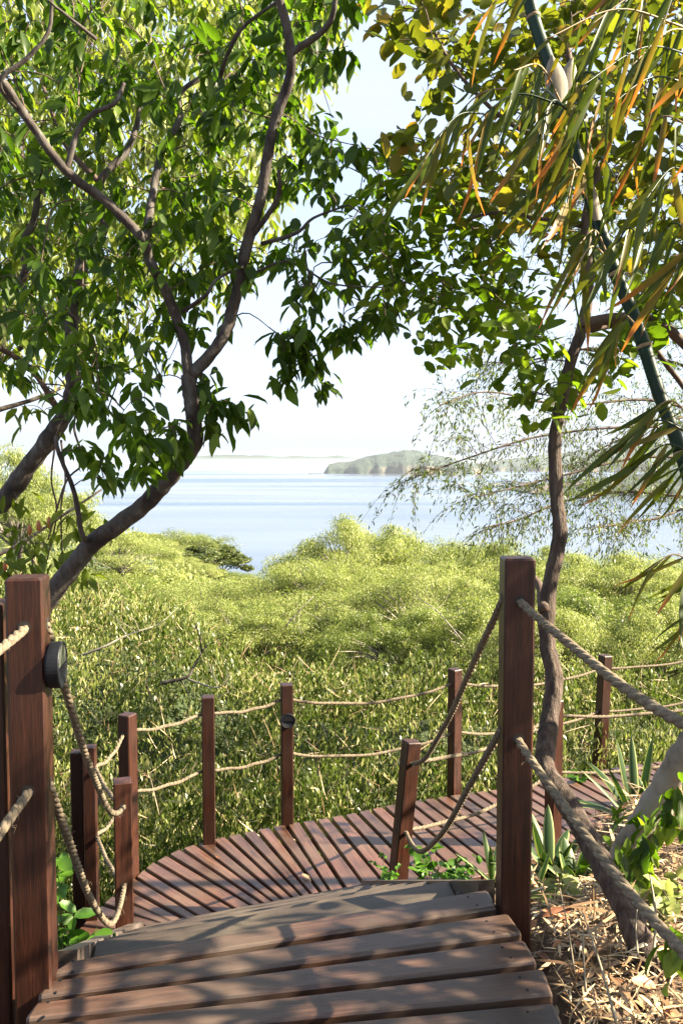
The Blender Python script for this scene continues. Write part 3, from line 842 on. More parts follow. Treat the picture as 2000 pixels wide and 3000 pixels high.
for dz, nmx in ((.125, 'upper'), (.545, 'lower')):
    rope(hz_pt(pR, dz, (0, -1)), hz_pt(pRn, dz, (0, 1)), .10 if dz < .3 else .12, rr_ * 1.02, f'thick {nmx} rope from the right stair post to the right frame edge', G3, fz=60)
    rope(hz_pt(pL, dz, (0, -1)), hz_pt(pLn, dz, (0, 1)), .06 if dz < .3 else .06, rr_, f'thick {nmx} rope from the front of the left lamp post to the left frame edge', G3, fz=50)
    rope(hz_pt(pR, dz + (0 if dz < .3 else -.02), (-1, 0)), hz_pt(pF, dz, (0, -1.15)), .10 if dz < .3 else .20, rr_, f'{nmx} rope sagging from the right stair post down to the short leaning post', G3, tail1=(-.035, .01, .004), skew=-.45, fz=40)
    rope(hz_pt(pL, dz, (1, 0)), hz_pt(pH, dz, (0, -1.15)), .17 if dz < .3 else .27, rr_, f'{nmx} rope sagging from left lamp post to the short stair foot post', G3, tail1=(.012, 0, 0.0), skew=-.35, fz=60)
    rope(hz_pt(pH, dz, (-.6, .6)), hz_pt(pQ, dz, (.9, 0)), .03, .0125, f'{nmx} short rope between the stair foot post and the doubled post', G3)
    rope(hz_pt(pQ, dz, (.9, 0)), hz_pt(pA, dz, (-1, 0)), .05, .0125, f'{nmx} rope between the doubled post and the sunlit corner post', G4)
    rope(hz_pt(pA, dz, (1, 0)), hz_pt(pB, dz, (-1, 0)), .03, .0125, f'{nmx} rope between the sunlit corner post and the plain post right of it', G4)
    rope(hz_pt(pB, dz, (1, 0)), hz_pt(pC, dz, (-1, 0)), .03, .0125, f'{nmx} rope between the plain boardwalk post and the small lamp post', G4)
    rope(hz_pt(pC, dz, (1, 0)), hz_pt(pD, dz, (-1, 0)), .085, .0125, f'long {nmx} rope from the small lamp post to the middle boardwalk post', G4)
    rope(hz_pt(pD, dz, (1, 0)), hz_pt(pE, dz, (-1, 0)), .085, .0125, f'long {nmx} rope from the middle boardwalk post to the farthest post', G4)
    rope(hz_pt(pE, dz, (1, 0)), hz_pt(pEn, dz, (-1, 0)), .09, .0125, f'{nmx} rope of the far railing leaving the frame right of the farthest post', G4)
    rope(hz_pt(pF, dz, (1, .2)), hz_pt(pN, dz, (-1, 0)), .07, .0125, f'{nmx} rope between the leaning post and the post behind the trunk', G4)
    rope(hz_pt(pN, dz, (1, 0)), hz_pt(pNn, dz, (-1, 0)), .07, .0125, f'{nmx} rope of the inner railing leaving the post behind the trunk to the right', G4)

# ================================================================== wall lamps
def lamp(pst, side, dz, r, dep, label, lens='lens'):
    o = pst['o']
    mtx = Matrix.Translation(o.location) @ o.rotation_euler.to_matrix().to_4x4()
    d = Vector(side)
    c = mtx @ (d * (pst['w'] / 2 + .001) + Vector((0, 0, pst['zt'] - o.location.z - dz)))
    dw = (o.rotation_euler.to_matrix() @ d).normalized()
    root = empty('wall_lamp', c, label, 'lamp', 'round black lamps on the railing posts')
    q = dw.to_track_quat('Z', 'Y')
    root.rotation_mode = 'QUATERNION'; root.rotation_quaternion = q
    th = np.linspace(0, 2 * math.pi, 41)[:-1]
    prof = [(r * .90, 0), (r * .90, dep * .12), (r, dep * .16), (r, dep * .93), (r * .975, dep), (r * .91, dep), (r * .89, dep * .93)]
    v, f = [], []
    for (rr2, z) in prof:
        for t in th: v.append((rr2 * math.cos(t), rr2 * math.sin(t), z))
    n = 40
    for k in range(len(prof) - 1):
        for j in range(n):
            f.append((k * n + j, k * n + (j + 1) % n, (k + 1) * n + (j + 1) % n, (k + 1) * n + j))
    f.append(tuple(range(n - 1, -1, -1)))
    mb = MB(); mb.add(v, f)
    b = mb.build('housing', M['black'], None, wrt=(0, 0, 0)); b.parent = root
    # face: upper hood sloping inward, lower lens half
    up = q.inverted() @ Vector((0, 0, 1)); ua = math.atan2(up.y, up.x)
    a2 = np.linspace(ua - math.pi / 2, ua + math.pi / 2, 21)
    v = [(r * .893 * math.cos(t), r * .893 * math.sin(t), dep * .935) for t in a2]
    m1 = MB(); m1.add(v, [tuple(range(21))]); h = m1.build('lens', M[lens], None, wrt=(0, 0, 0)); h.parent = root
    a3 = np.linspace(ua + math.pi / 2, ua + 3 * math.pi / 2, 21)
    v = [(r * .893 * math.cos(t), r * .893 * math.sin(t), dep * (.935 - .35 * abs(math.sin(t - ua - math.pi / 2)) ** .7 * 0 - .0)) for t in a3]
    v2 = [(r * .893 * math.cos(t), r * .893 * math.sin(t), dep * .935) for t in a3] + [(0, 0, dep * .45)]
    m3 = MB(); m3.add(v2, [(k, k + 1, 21) for k in range(20)] + [(20, 0, 21)]); h = m3.build('recess', M['black'], None, wrt=(0, 0, 0)); h.parent = root
    m4 = MB(); a = ua + math.pi - .4
    m4.tube([(r * .99 * math.cos(a), r * .99 * math.sin(a), dep * .5), (r * 1.012 * math.cos(a), r * 1.012 * math.sin(a), dep * .5)], .0022, 8)
    h = m4.build('screw', M['lens'], None, wrt=(0, 0, 0)); h.parent = root
lamp(pL, (1, 0, 0), .232, .060, .036, 'large round black lamp on the right side of the left stair post')
lamp(pC, (.0, -1, 0), .266, .055, .032, 'small round black lamp on the front of the middle boardwalk post', 'black')
lamp(pQ, (.0, 1, 0), .36, .05, .032, 'round black lamp half hidden behind the doubled post left of the stairs', 'black')

# ================================================================== trees
def in_poly(pts, poly):
    x, y = pts[:, 0], pts[:, 1]
    ins = np.zeros(len(pts), bool); j = len(poly) - 1
    for i in range(len(poly)):
        xi, yi = poly[i]; xj, yj = poly[j]
        c = ((yi > y) != (yj > y)) & (x < (xj - xi) * (y - yi) / (yj - yi + 1e-9) + xi)
        ins ^= c; j = i
    return ins
def sample_poly(poly, n, d0, d1, rs, holes=()):
    """n points over an outline given in view coordinates, spread over real distances d0..d1"""
    pl = np.array(poly, float); lo, hi = pl.min(0), pl.max(0)
    out = []
    while len(out) < n:
        q = lo + rs.random((n, 2)) * (hi - lo)
        q = q[in_poly(q, poly)]
        for (hx, hy, hr) in holes: q = q[(q[:, 0] - hx) ** 2 + (q[:, 1] - hy) ** 2 > hr * hr]
        out += list(q)
    out = out[:n]
    dd = d0 + rs.random(n) * (d1 - d0)
    return np.array([PD(u, v, y)[:] for (u, v), y in zip(out, dd)])

def limb(parent, pts, r0, r1, name, mat, sides=10, rough=.06, n=8, flare=0):
    c = catmull(pts, n)
    k = len(c); t = np.linspace(0, 1, k)
    rad = r0 + (r1 - r0) * t
    if flare: rad = rad * (1 + flare * np.exp(-t * 14))
    rad = rad * (1 + rough * np.sin(t * k * .9 + r0 * 100) * np.cos(t * k * .37 + 1))
    c = c + rng.normal(size=c.shape) * r0 * .035
    mb = MB(); mb.tube(c, rad, sides)
    mb.build(name, mat, parent, smooth=True)
    return c
def twigs(parent, skel, centres, r0, mat, name='twig', sag=.1, seed=1):
    """thin twigs joining every leaf cluster to the nearest wood; returns one mesh part"""
    rs = np.random.default_rng(seed)
    nodes = [np.array(skel)]
    nodes = np.array(skel)
    dist = np.array([np.min(np.linalg.norm(nodes - c, axis=1)) for c in centres])
    order = np.argsort(dist)
    mb = MB()
    pts = list(nodes)
    arr = np.array(pts)
    for i in order:
        c = centres[i]
        d = np.linalg.norm(arr - c, axis=1)
        j = int(np.argmin(d)); a = arr[j]
        L = d[j]
        mid = (a + c) / 2 + rs.normal(size=3) * L * .10 + np.array([0, 0, L * sag])
        rr0 = min(r0, .0022 + L * .006)
        q = catmull([a, mid, c], 3)
        mb.tube(q, np.linspace(rr0, rr0 * .5, len(q)), 4, False)
        arr = np.vstack([arr, q[2:6]])
    o = mb.build(name, mat, parent, smooth=True)
    o['kind'] = 'stuff'
    return o
def leaf_parts(parent, meshes, pos, d, side, nrm, L, name='leaf'):
    po = np.array(parent.location)
    for k in range(len(pos)):
        o = bpy.data.objects.new(name, meshes[k % len(meshes)])
        m = Matrix(((d[k][0], side[k][0], nrm[k][0]), (d[k][1], side[k][1], nrm[k][1]), (d[k][2], side[k][2], nrm[k][2])))
        m4 = m.to_4x4() @ Matrix.Diagonal((L[k], L[k], L[k], 1))
        m4.translation = Vector(pos[k] - po)
        col.objects.link(o); o.parent = parent; o.matrix_basis = m4
def project(p):
    y = p[:, 1] * CP - p[:, 2] * SP
    z = p[:, 2] * CP + p[:, 1] * SP
    return 1000 + p[:, 0] / y * F, 1500 - z / y * F
def crown(parent, centres, per, L, asp, T, mat, droop=.8, spread=.05, nparts=0, seed=3, out=.8, up=None, cname='crown'):
    """rosettes of leaves round every cluster centre; the nparts largest in view are single objects"""
    rs = np.random.default_rng(seed)
    n = len(centres) * per
    c = np.repeat(centres, per, 0)
    ph = rs.random(n) * 2 * math.pi
    dirs = np.stack([np.cos(ph) * out, np.sin(ph) * out, -droop + rs.normal(size=n) * .35], 1)
    dirs += rs.normal(size=(n, 3)) * .2
    pos = c + rs.normal(size=(n, 3)) * spread
    outw = np.stack([np.cos(ph), np.sin(ph), np.full(n, .7)], 1)
    d, side, nrm = frames(dirs, rs, outw)
    LL = L * (.65 + .6 * rs.random(n)); WW = LL * asp * (.8 + .4 * rs.random(n))
    rnd = np.clip(.5 + rs.normal(size=n) * .22 + np.repeat(rs.normal(size=len(centres)) * .12, per), 0, 1)
    sel = np.zeros(n, bool)
    if nparts:
        uu, vv = project(pos)
        vis = (uu > 0) & (uu < 2000) & (vv > 0) & (vv < 3000) & (pos[:, 1] > 0)
        score = np.where(vis, LL / pos[:, 1] * (.5 + np.abs(nrm[:, 1])), -1)
        sel[np.argsort(-score)[:nparts]] = True
        base = [one_leaf('leaf', T, a) for a in (asp * .85, asp, asp * 1.15)]
        for b_ in base: b_.materials.append(mat)
        leaf_parts(parent, base, pos[sel], d[sel], side[sel], nrm[sel], LL[sel])
    k = ~sel
    me = leaves_mesh(cname, pos[k], d[k], side[k], nrm[k], LL[k], WW[k], T, rnd[k], tuple(parent.location))
    o = link(cname, me, mat, parent); o['kind'] = 'stuff'
    return o

GT = 'trees framing the view'
# ---- left forked tree
rs = np.random.default_rng(21)
b0 = PD(95, 1440, 3.75)
t1 = empty('tree', (PD(52, 2215, 3.75).x, b0.y, -2.3), 'forked grey-brown tree with dense drooping dark green leaves, behind the left lamp post', 'tree', GT)
trunk_pts = [PD(52, 2215, 3.75), PD(56, 1800, 3.75), PD(62, 1480, 3.75), PD(118, 1368, 3.75), PD(165, 1305, 3.74), PD(215, 1247, 3.7), PD(330, 1160, 3.65), PD(402, 1080, 3.6), PD(447, 1015, 3.55), PD(440, 935, 3.5), PD(433, 862, 3.5)]
sk1 = list(limb(t1, trunk_pts, .052, .031, 'trunk', M['bark'], 14, .035, flare=.3))
limbs = [
    ([PD(433, 865, 3.5), PD(420, 775, 3.5), PD(385, 680, 3.45), PD(345, 600, 3.4), PD(328, 550, 3.35), PD(250, 468, 3.3), PD(150, 390, 3.2), PD(62, 272, 3.1), PD(0, 180, 3.0), PD(-90, 90, 2.9)], .024, .014),
    ([PD(440, 862, 3.5), PD(510, 778, 3.5), PD(542, 680, 3.5), PD(568, 560, 3.45), PD(600, 450, 3.4), PD(625, 300, 3.35), PD(662, 190, 3.3), PD(668, 115, 3.25), PD(642, 0, 3.2), PD(600, -120, 3.1)], .028, .016),
    ([PD(668, 120, 3.25), PD(735, 75, 3.2), PD(765, 30, 3.15), PD(770, -60, 3.1)], .014, .009),
    ([PD(562, 560, 3.45), PD(610, 500, 3.4), PD(640, 445, 3.35), PD(640, 390, 3.3)], .013, .008),
    ([PD(335, 550, 3.35), PD(352, 440, 3.5), PD(372, 350, 3.6), PD(412, 275, 3.7), PD(413, 215, 3.75), PD(470, 170, 3.8)], .018, .010),
    ([PD(152, 390, 3.2), PD(180, 300, 3.2), PD(215, 260, 3.2), PD(265, 235, 3.2), PD(285, 190, 3.2)], .012, .007),
    ([PD(60, 272, 3.1), PD(0, 190, 3.0), PD(60, 135, 3.0), PD(110, 75, 3.0), PD(120, 0, 3.0)], .010, .006),
    ([PD(500, 200, 3.5), PD(520, 130, 3.4), PD(560, 60, 3.35), PD(640, 0, 3.3)], .010, .006),
    ([PD(420, 715, 3.48), PD(470, 680, 3.4), PD(500, 640, 3.4), PD(560, 610, 3.45)], .010, .005),
    ([PD(600, 560, 3.45), PD(680, 535, 3.4), PD(720, 500, 3.4), PD(800, 470, 3.4)], .009, .004),
    ([PD(560, 640, 3.48), PD(660, 600, 3.4), PD(760, 650, 3.4), PD(880, 660, 3.4)], .006, .003),
    ([PD(222, 90, 2.9), PD(160, 40, 2.85), PD(110, 0, 2.8)], .007, .004),
    ([PD(205, 1245, 3.7), PD(188, 1225, 3.6), PD(170, 1130, 3.55), PD(135, 1040, 3.5), PD(128, 1000, 3.5)], .013, .008),
]
for pts, r0, r1 in limbs: sk1 += list(limb(t1, pts, r0, r1, 'branch', M['bark'], 9, .05))
poly_l = [(-120, -120), (840, -120), (830, 20), (815, 110), (740, 165), (715, 235), (805, 300), (862, 400), (925, 480), (955, 600), (920, 690), (860, 755), (740, 780), (650, 745), (575, 690), (560, 750), (500, 820), (470, 880), (420, 900), (390, 960), (340, 1000), (240, 990), (150, 960), (60, 900), (0, 860), (-120, 860)]
holes = [(485, 780, 40), (610, 690, 50), (700, 230, 40), (640, 720, 45)]
cen = sample_poly(poly_l, 450, 3.25, 4.7, rs, holes)
extra = []
for (u, v, y) in [(655, 800, 3.6), (665, 840, 3.6), (690, 800, 3.6), (715, 815, 3.6), (735, 875, 3.6), (650, 860, 3.6), (640, 770, 3.6), (700, 760, 3.6),
                  (470, 890, 3.5), (490, 930, 3.5), (520, 920, 3.5), (545, 935, 3.5), (490, 975, 3.5), (465, 860, 3.5), (300, 980, 3.2), (330, 1010, 3.1), (345, 1050, 3.1), (320, 1075, 3.1), (390, 980, 3.3), (405, 1010, 3.3), (395, 1040, 3.3),
                  (235, 1050, 3.5), (240, 1095, 3.5), (190, 1030, 3.5), (820, 760, 3.7), (850, 720, 3.7), (780, 745, 3.7), (790, 610, 3.5)]:
    extra.append(PD(u, v, y)[:]); extra.append((PD(u + rs.normal() * 6, v + rs.normal() * 6, y + .1))[:])
cen1 = np.vstack([cen, np.array(extra)])
twigs(t1, sk1, cen1, .006, M['bark_dark'], seed=5)
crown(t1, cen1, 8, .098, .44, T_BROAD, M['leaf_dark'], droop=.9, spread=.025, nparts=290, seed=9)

# ---- left edge tree with a thick leaning grey trunk
rs = np.random.default_rng(22)
t2 = empty('tree', (-2.35, 4.6, -2.9), 'leaning pale grey trunk at the left edge with small hanging twigs', 'tree', GT)
sk2 = list(limb(t2, [(-2.5, 4.6, -3.0), (-2.25, 4.6, -1.5), PD(-40, 1190, 4.6), PD(0, 1160, 4.6), PD(60, 1080, 4.55), PD(110, 1010, 4.5), PD(150, 950, 4.5), PD(168, 890, 4.5), PD(160, 780, 4.5), PD(190, 600, 4.5)], .060, .038, 'trunk', M['bark'], 12, .1))
for pts, r0, r1 in [([PD(135, 945, 4.5), PD(90, 870, 4.4), PD(50, 830, 4.4), PD(0, 800, 4.3), PD(-80, 760, 4.2)], .018, .012),
                    ([PD(150, 960, 4.5), PD(175, 900, 4.4), PD(195, 830, 4.4)], .014, .008),
                    ([PD(20, 680, 4.6), PD(60, 620, 4.6), PD(50, 560, 4.6), PD(78, 505, 4.6), PD(90, 400, 4.6)], .028, .018),
                    ([PD(128, 1010, 4.5), PD(118, 1100, 4.5), PD(130, 1180, 4.5), PD(105, 1300, 4.5)], .006, .004),
                    ([PD(140, 1010, 4.5), PD(150, 1100, 4.5), PD(140, 1170, 4.5), PD(145, 1320, 4.5)], .006, .004),
                    ([PD(190, 900, 4.4), PD(170, 980, 4.4), PD(190, 1060, 4.4), PD(150, 1110, 4.4), PD(110, 1240, 4.4)], .007, .005),
                    ([PD(190, 600, 4.5), PD(240, 520, 4.6), PD(230, 420, 4.6), PD(300, 330, 4.7), PD(330, 200, 4.8)], .03, .015),
                    ([PD(230, 420, 4.6), PD(150, 330, 4.6), PD(100, 200, 4.6)], .018, .01)]:
    sk2 += list(limb(t2, pts, r0, r1, 'branch', M['bark_dark'] if r0 < .02 else M['bark'], 8, .05))
cen2 = np.vstack([sample_poly([(-150, -100), (780, -100), (760, 120), (690, 260), (620, 520), (560, 640), (430, 700), (330, 840), (200, 900), (60, 860), (-150, 900)], 420, 4.6, 6.3, rs),
                  np.array([PD(u, v, 4.5)[:] for u, v in [(80, 1250), (60, 1270), (150, 1200), (100, 1290), (150, 1230), (180, 1180), (30, 1210), (20, 1300), (190, 1260), (215, 1200), (60, 930), (100, 950), (40, 1150), (20, 1330), (160, 1290)]])])
twigs(t2, sk2, cen2, .006, M['bark_dark'], seed=6)
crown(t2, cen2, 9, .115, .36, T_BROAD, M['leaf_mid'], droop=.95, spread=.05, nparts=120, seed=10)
for k, (u, v) in enumerate([(68, 1218), (89, 1208), (113, 1200), (12, 1300)]):
    mb = MB(); c = np.array(PD(u, v, 4.45)[:])
    mb.tube([c + np.array([0, 0, .03]), c + np.array([0, 0, .015]), c, c - np.array([0, 0, .02]), c - np.array([0, 0, .03])], [.004, .012, .014, .010, .002], 8)
    mb.build('seed_pod', M['fruit'], t2, smooth=True)

# ---- tree behind, upper left: bright leaves farther away
rs = np.random.default_rng(23)
t3 = empty('tree', (-4.2, 8.6, -3.6), 'sunlit yellow-green tree filling gaps behind the left crowns', 'tree', GT)
sk3 = list(limb(t3, [(-4.2, 8.6, -3.7), (-4.0, 8.6, -1.5), (-3.7, 8.5, .5), (-3.2, 8.4, 2.2), (-2.6, 8.4, 4)], .13, .05, 'trunk', M['bark'], 10, .06))
for k in range(9):
    a = sk3[10 + k * 2]; e = a + np.array([rs.uniform(-1.5, 2.6), rs.uniform(-1, 1), rs.uniform(.5, 2)])
    sk3 += list(limb(t3, [a, (a + e) / 2 + rs.normal(size=3) * .15, e], .03, .012, 'branch', M['bark'], 7, .05))
cen3 = sample_poly([(-150, -150), (800, -150), (740, 180), (660, 330), (600, 560), (520, 620), (380, 650), (250, 800), (100, 850), (-150, 760)], 620, 7.0, 10.0, rs)
twigs(t3, sk3, cen3, .01, M['bark_dark'], seed=7)
crown(t3, cen3, 18, .13, .30, T_STRIP, M['leaf_yellow'], droop=1.0, spread=.14, seed=11)

# ---- right bent tree with round leaves
rs = np.random.default_rng(24)
r0_ = PD(1500, 2235, 2.35)
gzr = float(ground_z(r0_.x, r0_.y))
t4 = empty('tree', (r0_.x, r0_.y, gzr), 'slender bent tree right of the stairs with cracked bark and round green leaves', 'tree', GT)
tr = [Vector((r0_.x + .03, r0_.y - .02, gzr - .08)), PD(1490, 2215, 2.36), PD(1430, 2075, 2.45), PD(1375, 1975, 2.55), PD(1300, 1840, 2.7), PD(1252, 1760, 2.8), PD(1262, 1650, 2.9), PD(1272, 1560, 2.95), PD(1255, 1460, 3.0), PD(1262, 1350, 3.02), PD(1285, 1225, 3.05), PD(1278, 1140, 3.08), PD(1275, 1010, 3.1), PD(1295, 890, 3.1), PD(1320, 800, 3.1), PD(1340, 745, 3.1)]
sk4 = list(limb(t4, tr, .042, .020, 'trunk', M['bark_rough'], 14, .06, flare=.15))
for pts, a, b2 in [([PD(1338, 750, 3.1), PD(1350, 680, 3.1), PD(1352, 600, 3.1), PD(1345, 500, 3.15), PD(1370, 400, 3.2), PD(1330, 250, 3.3), PD(1300, 100, 3.4)], .022, .012),
                   ([PD(1340, 745, 3.1), PD(1400, 733, 3.1), PD(1480, 733, 3.1), PD(1545, 765, 3.1), PD(1620, 830, 3.1), PD(1720, 850, 3.0)], .024, .016),
                   ([PD(1350, 755, 3.1), PD(1420, 748, 3.2), PD(1490, 790, 3.3), PD(1540, 850, 3.3), PD(1600, 930, 3.3)], .016, .009),
                   ([PD(1370, 400, 3.2), PD(1250, 330, 3.4), PD(1130, 250, 3.5), PD(1020, 120, 3.6), PD(960, -40, 3.6)], .012, .006),
                   ([PD(1345, 520, 3.15), PD(1230, 500, 3.4), PD(1120, 490, 3.5), PD(1000, 540, 3.6)], .010, .005),
                   ([PD(1240, 920, 3.1), PD(1250, 1100, 3.12), PD(1245, 1380, 2.98)], .001, .001),
                   ([PD(1248, 1400, 2.98), PD(1240, 1350, 3.1), PD(1225, 1325, 3.15)], .022, .012)]:
    if a > .005: sk4 += list(limb(t4, pts, a, b2, 'branch', M['bark_dark'], 9, .05))
cen4 = np.vstack([
    sample_poly([(850, -120), (1700, -120), (1750, 620), (1560, 640), (1400, 560), (1300, 560), (1180, 600), (1080, 560), (1060, 430), (960, 440), (880, 300), (930, 240), (1000, 200), (930, 130), (880, 100)], 430, 3.0, 4.6, rs),
    sample_poly([(860, 320), (1060, 480), (1180, 560), (1330, 560), (1280, 660), (1230, 760), (1150, 730), (1060, 810), (1000, 830), (930, 760), (880, 640), (800, 560)], 120, 3.4, 4.4, rs),
    sample_poly([(1140, 740), (1260, 760), (1250, 850), (1390, 900), (1400, 700), (1568, 620), (1568, 760), (1420, 800), (1390, 930), (1180, 930)], 46, 2.8, 3.4, rs),
    sample_poly([(1568, -100), (2500, -200), (2600, 700), (1650, 800)], 230, 2.2, 4.6, rs)])
sh = []  # extra unseen leaf clusters, added along the sun's path to shade the landing
while len(sh) < 75:
    x, y, z = rs.uniform(1.5, 3.6), rs.uniform(.4, 2.7), rs.uniform(-.6, 2.4)
    q = z - .7 * x
    if -2.35 < q < -.55 and x > .46 * y + .3 and q > -1.95 - (y < 1.9) * .3: sh.append((x, y, z))
cen4 = np.vstack([cen4, np.array(sh)])
twigs(t4, sk4, cen4, .006, M['bark_dark'], seed=8)
lowg = np.zeros(len(cen4), bool); lowg[430:596] = True
crown(t4, cen4[~lowg], 6, .085, .62, T_ROUND, M['leaf_round'], droop=.45, spread=.05, nparts=190, seed=12)
crown(t4, cen4[lowg], 7, .078, .55, T_ROUND, M['leaf_lime'], droop=.5, spread=.05, nparts=100, seed=13)

# ---- feathery tree behind on the right
rs = np.random.default_rng(25)
t5 = empty('tree', (5.2, 8.9, -3.3), 'airy fine-leaved tree whose thin sprays hang over the sea on the right', 'tree', GT)
sk5 = list(limb(t5, [(5.4, 8.9, -3.4), (5.2, 8.9, -1.6), (4.7, 8.9, 0), (4.3, 8.8, 1.5), (4.0, 8.6, 3.5)], .10, .05, 'trunk', M['bark'], 10, .06))
def feather(parent, starts, mat_leaf, seed, Lf=.035):
    rs = np.random.default_rng(seed)
    pos, dirs = [], []
    for pts, r0 in starts:
        c = catmull(pts, 10)
        mb = MB(); mb.tube(c, np.linspace(r0, r0 * .3, len(c)), 6); mb.build('branch', M['bark_dark'], parent, smooth=True)
        tw = MB()
        for k in range(4, len(c)):
            for q in range(2):
                a = c[k]; tdir = norm(c[min(k + 1, len(c) - 1)] - c[k - 1])
                dr = norm(tdir * rs.uniform(.2, 1.0) + rs.normal(size=3) * .75 + np.array([0, 0, -.15]))
                ln = rs.uniform(.25, .65)
                e = a + dr * ln + np.array([0, 0, -ln * .25])
                m_ = a + dr * ln * .55 + np.array([0, 0, ln * .04])
                tq = catmull([a, m_, e], 8)
                tw.tube(tq, np.linspace(.0028, .001, len(tq)), 3, False)
                for z_ in range(2, len(tq)):
                    for h in range(2):
                        pos.append(tq[z_] + rs.normal(size=3) * .02)
                        sd = rs.normal(size=3) * .5 + dr * .45 + np.array([0, 0, -.8]); dirs.append(sd)
        o = tw.build('twig', M['bark_dark'], parent); o['kind'] = 'stuff'
    pos = np.array(pos); dirs = np.array(dirs)
    d, side, nrm = frames(dirs, rs)
    n = len(pos)
    L = Lf * (.6 + .8 * rs.random(n))
    me = leaves_mesh('crown', pos, d, side, nrm, L, L * .24, T_KITE, rs.random(n), tuple(parent.location))
    o = link('crown', me, mat_leaf, parent); o['kind'] = 'stuff'
st5 = []
for pl_ in [[(1700, 980), (1500, 920), (1300, 930), (1120, 900), (1010, 930)],
            [(1700, 1000), (1480, 980), (1250, 1000), (1080, 1050), (930, 1105)],
            [(1700, 1060), (1480, 1050), (1300, 1090), (1180, 1120), (1080, 1145)],
            [(1700, 880), (1500, 820), (1350, 800), (1200, 830), (1080, 830)],
            [(1700, 1160), (1450, 1130), (1300, 1150), (1200, 1190), (1120, 1210)],
            [(1720, 700), (1560, 640), (1430, 600), (1300, 620)],
            [(1700, 820), (1560, 700), (1450, 640), (1380, 520), (1330, 430)],
            [(1720, 500), (1600, 470), (1500, 430), (1380, 400)],
            [(1700, 940), (1560, 960), (1400, 1020), (1320, 1080)],
            [(1700, 1100), (1540, 1180), (1440, 1200), (1380, 1210)],
            [(1500, 640), (1350, 560), (1200, 480), (1090, 420)]]:
    n_ = len(pl_)
    ya = rs.uniform(7.6, 8.8); yb = rs.uniform(6.6, 7.6)
    st5.append(([PD(u, v, ya + (yb - ya) * k / (n_ - 1))[:] for k, (u, v) in enumerate(pl_)], .016))
for pts, _r in st5:
    limb(t5, [sk5[18 + int(rs.integers(0, 10))], (np.array(sk5[20]) + np.array(pts[0])) / 2 + np.array([0, 0, .2]), pts[0]], .03, .017, 'branch', M['bark_dark'], 7, .04)
feather(t5, st5, M['leaf_fine'], 31, .045)

# ---- unseen tree added to dapple the boardwalk with shade
rs = np.random.default_rng(28)
shade_tree = empty('tree', (5.0, 5.2, -2.4), 'unseen tree added right of the boardwalk to shade the planks', 'tree', GT)
sk7 = list(limb(shade_tree, [(5.0, 5.2, -2.6), (4.9, 5.1, -1.2), (4.6, 5.1, .2), (4.4, 5.0, 1.4)], .08, .04, 'trunk', M['bark'], 10))
for k in range(8):
    a = sk7[8 + k * 2]; e = a + np.array([rs.uniform(-1.0, 1.3), rs.uniform(-1.6, 1.8), rs.uniform(.1, .9)])
    sk7 += list(limb(shade_tree, [a, (a + e) / 2, e], .025, .008, 'branch', M['bark'], 6))
sh = np.stack([rs.uniform(3.5, 5.8, 320), rs.uniform(3.2, 7.4, 320), rs.uniform(-1.3, 2.2, 320)], 1)
sh = sh[nz(sh[:, 2] - .7 * sh[:, 0], sh[:, 1], .42, 3) > .22]
twigs(shade_tree, sk7, sh, .008, M['bark_dark'], seed=29)
crown(shade_tree, sh, 7, .12, .45, T_BROAD, M['leaf_mid'], droop=.8, spread=.07, seed=30)

# ---- unseen tall shrub added on the right to shade the landing
rs = np.random.default_rng(33)
shade_shrub = empty('shrub', (2.3, 1.3, -1.45), 'unseen long-leaved shrub added right of the landing to shade it', 'shrub')
sk8 = []
for k in range(7):
    a = np.array([2.3 + rs.normal() * .12, 1.4 + rs.normal() * .2, -1.55]); e = np.array([rs.uniform(1.6, 3.3), rs.uniform(.5, 2.3), rs.uniform(.6, 1.9)])
    sk8 += list(limb(shade_shrub, [a, (a + e) / 2 + rs.normal(size=3) * .15, e], .02, .007, 'stem', M['bark'], 6))
sh = []
while len(sh) < 120:
    x, y, z = rs.uniform(1.5, 3.5), rs.uniform(.5, 2.45), rs.uniform(-.5, 2.5)
    q = z - .7 * x
    if -1.80 < q < -.1 and x > .46 * y + .35 and nz(x * 0 + q, y, .36, 9) > -.12: sh.append((x, y, z))
sh = np.array(sh)
twigs(shade_shrub, sk8, sh, .006, M['bark_dark'], seed=34)
crown(shade_shrub, sh, 8, .17, .24, T_BROAD, M['leaf_mid'], droop=.9, spread=.07, seed=35)

# ---- bamboo
rs = np.random.default_rng(26)
b_pts = [PD(1190, -120, 2.75), PD(1225, 40, 2.75), PD(1262, 150, 2.72), PD(1290, 245, 2.7), PD(1335, 390, 2.68), PD(1400, 590, 2.62), PD(1462, 745, 2.58), PD(1512, 900, 2.54), PD(1568, 1055, 2.5), PD(1650, 1330, 2.45), PD(1740, 1700, 2.4), Vector((1.28, 2.4, -1.55))]
bam = empty('bamboo', (1.28, 2.4, -1.5), 'leaning dark green bamboo culm with long drooping orange-tipped leaves at upper right', 'bamboo')
bc = catmull([q[:] for q in b_pts], 14)
seg = np.linalg.norm(np.diff(bc, axis=0), axis=1); ba = np.concatenate([[0], np.cumsum(seg)])
def bam_at(s): return np.array([np.interp(s, ba, bc[:, k]) for k in range(3)])
rb = .0205
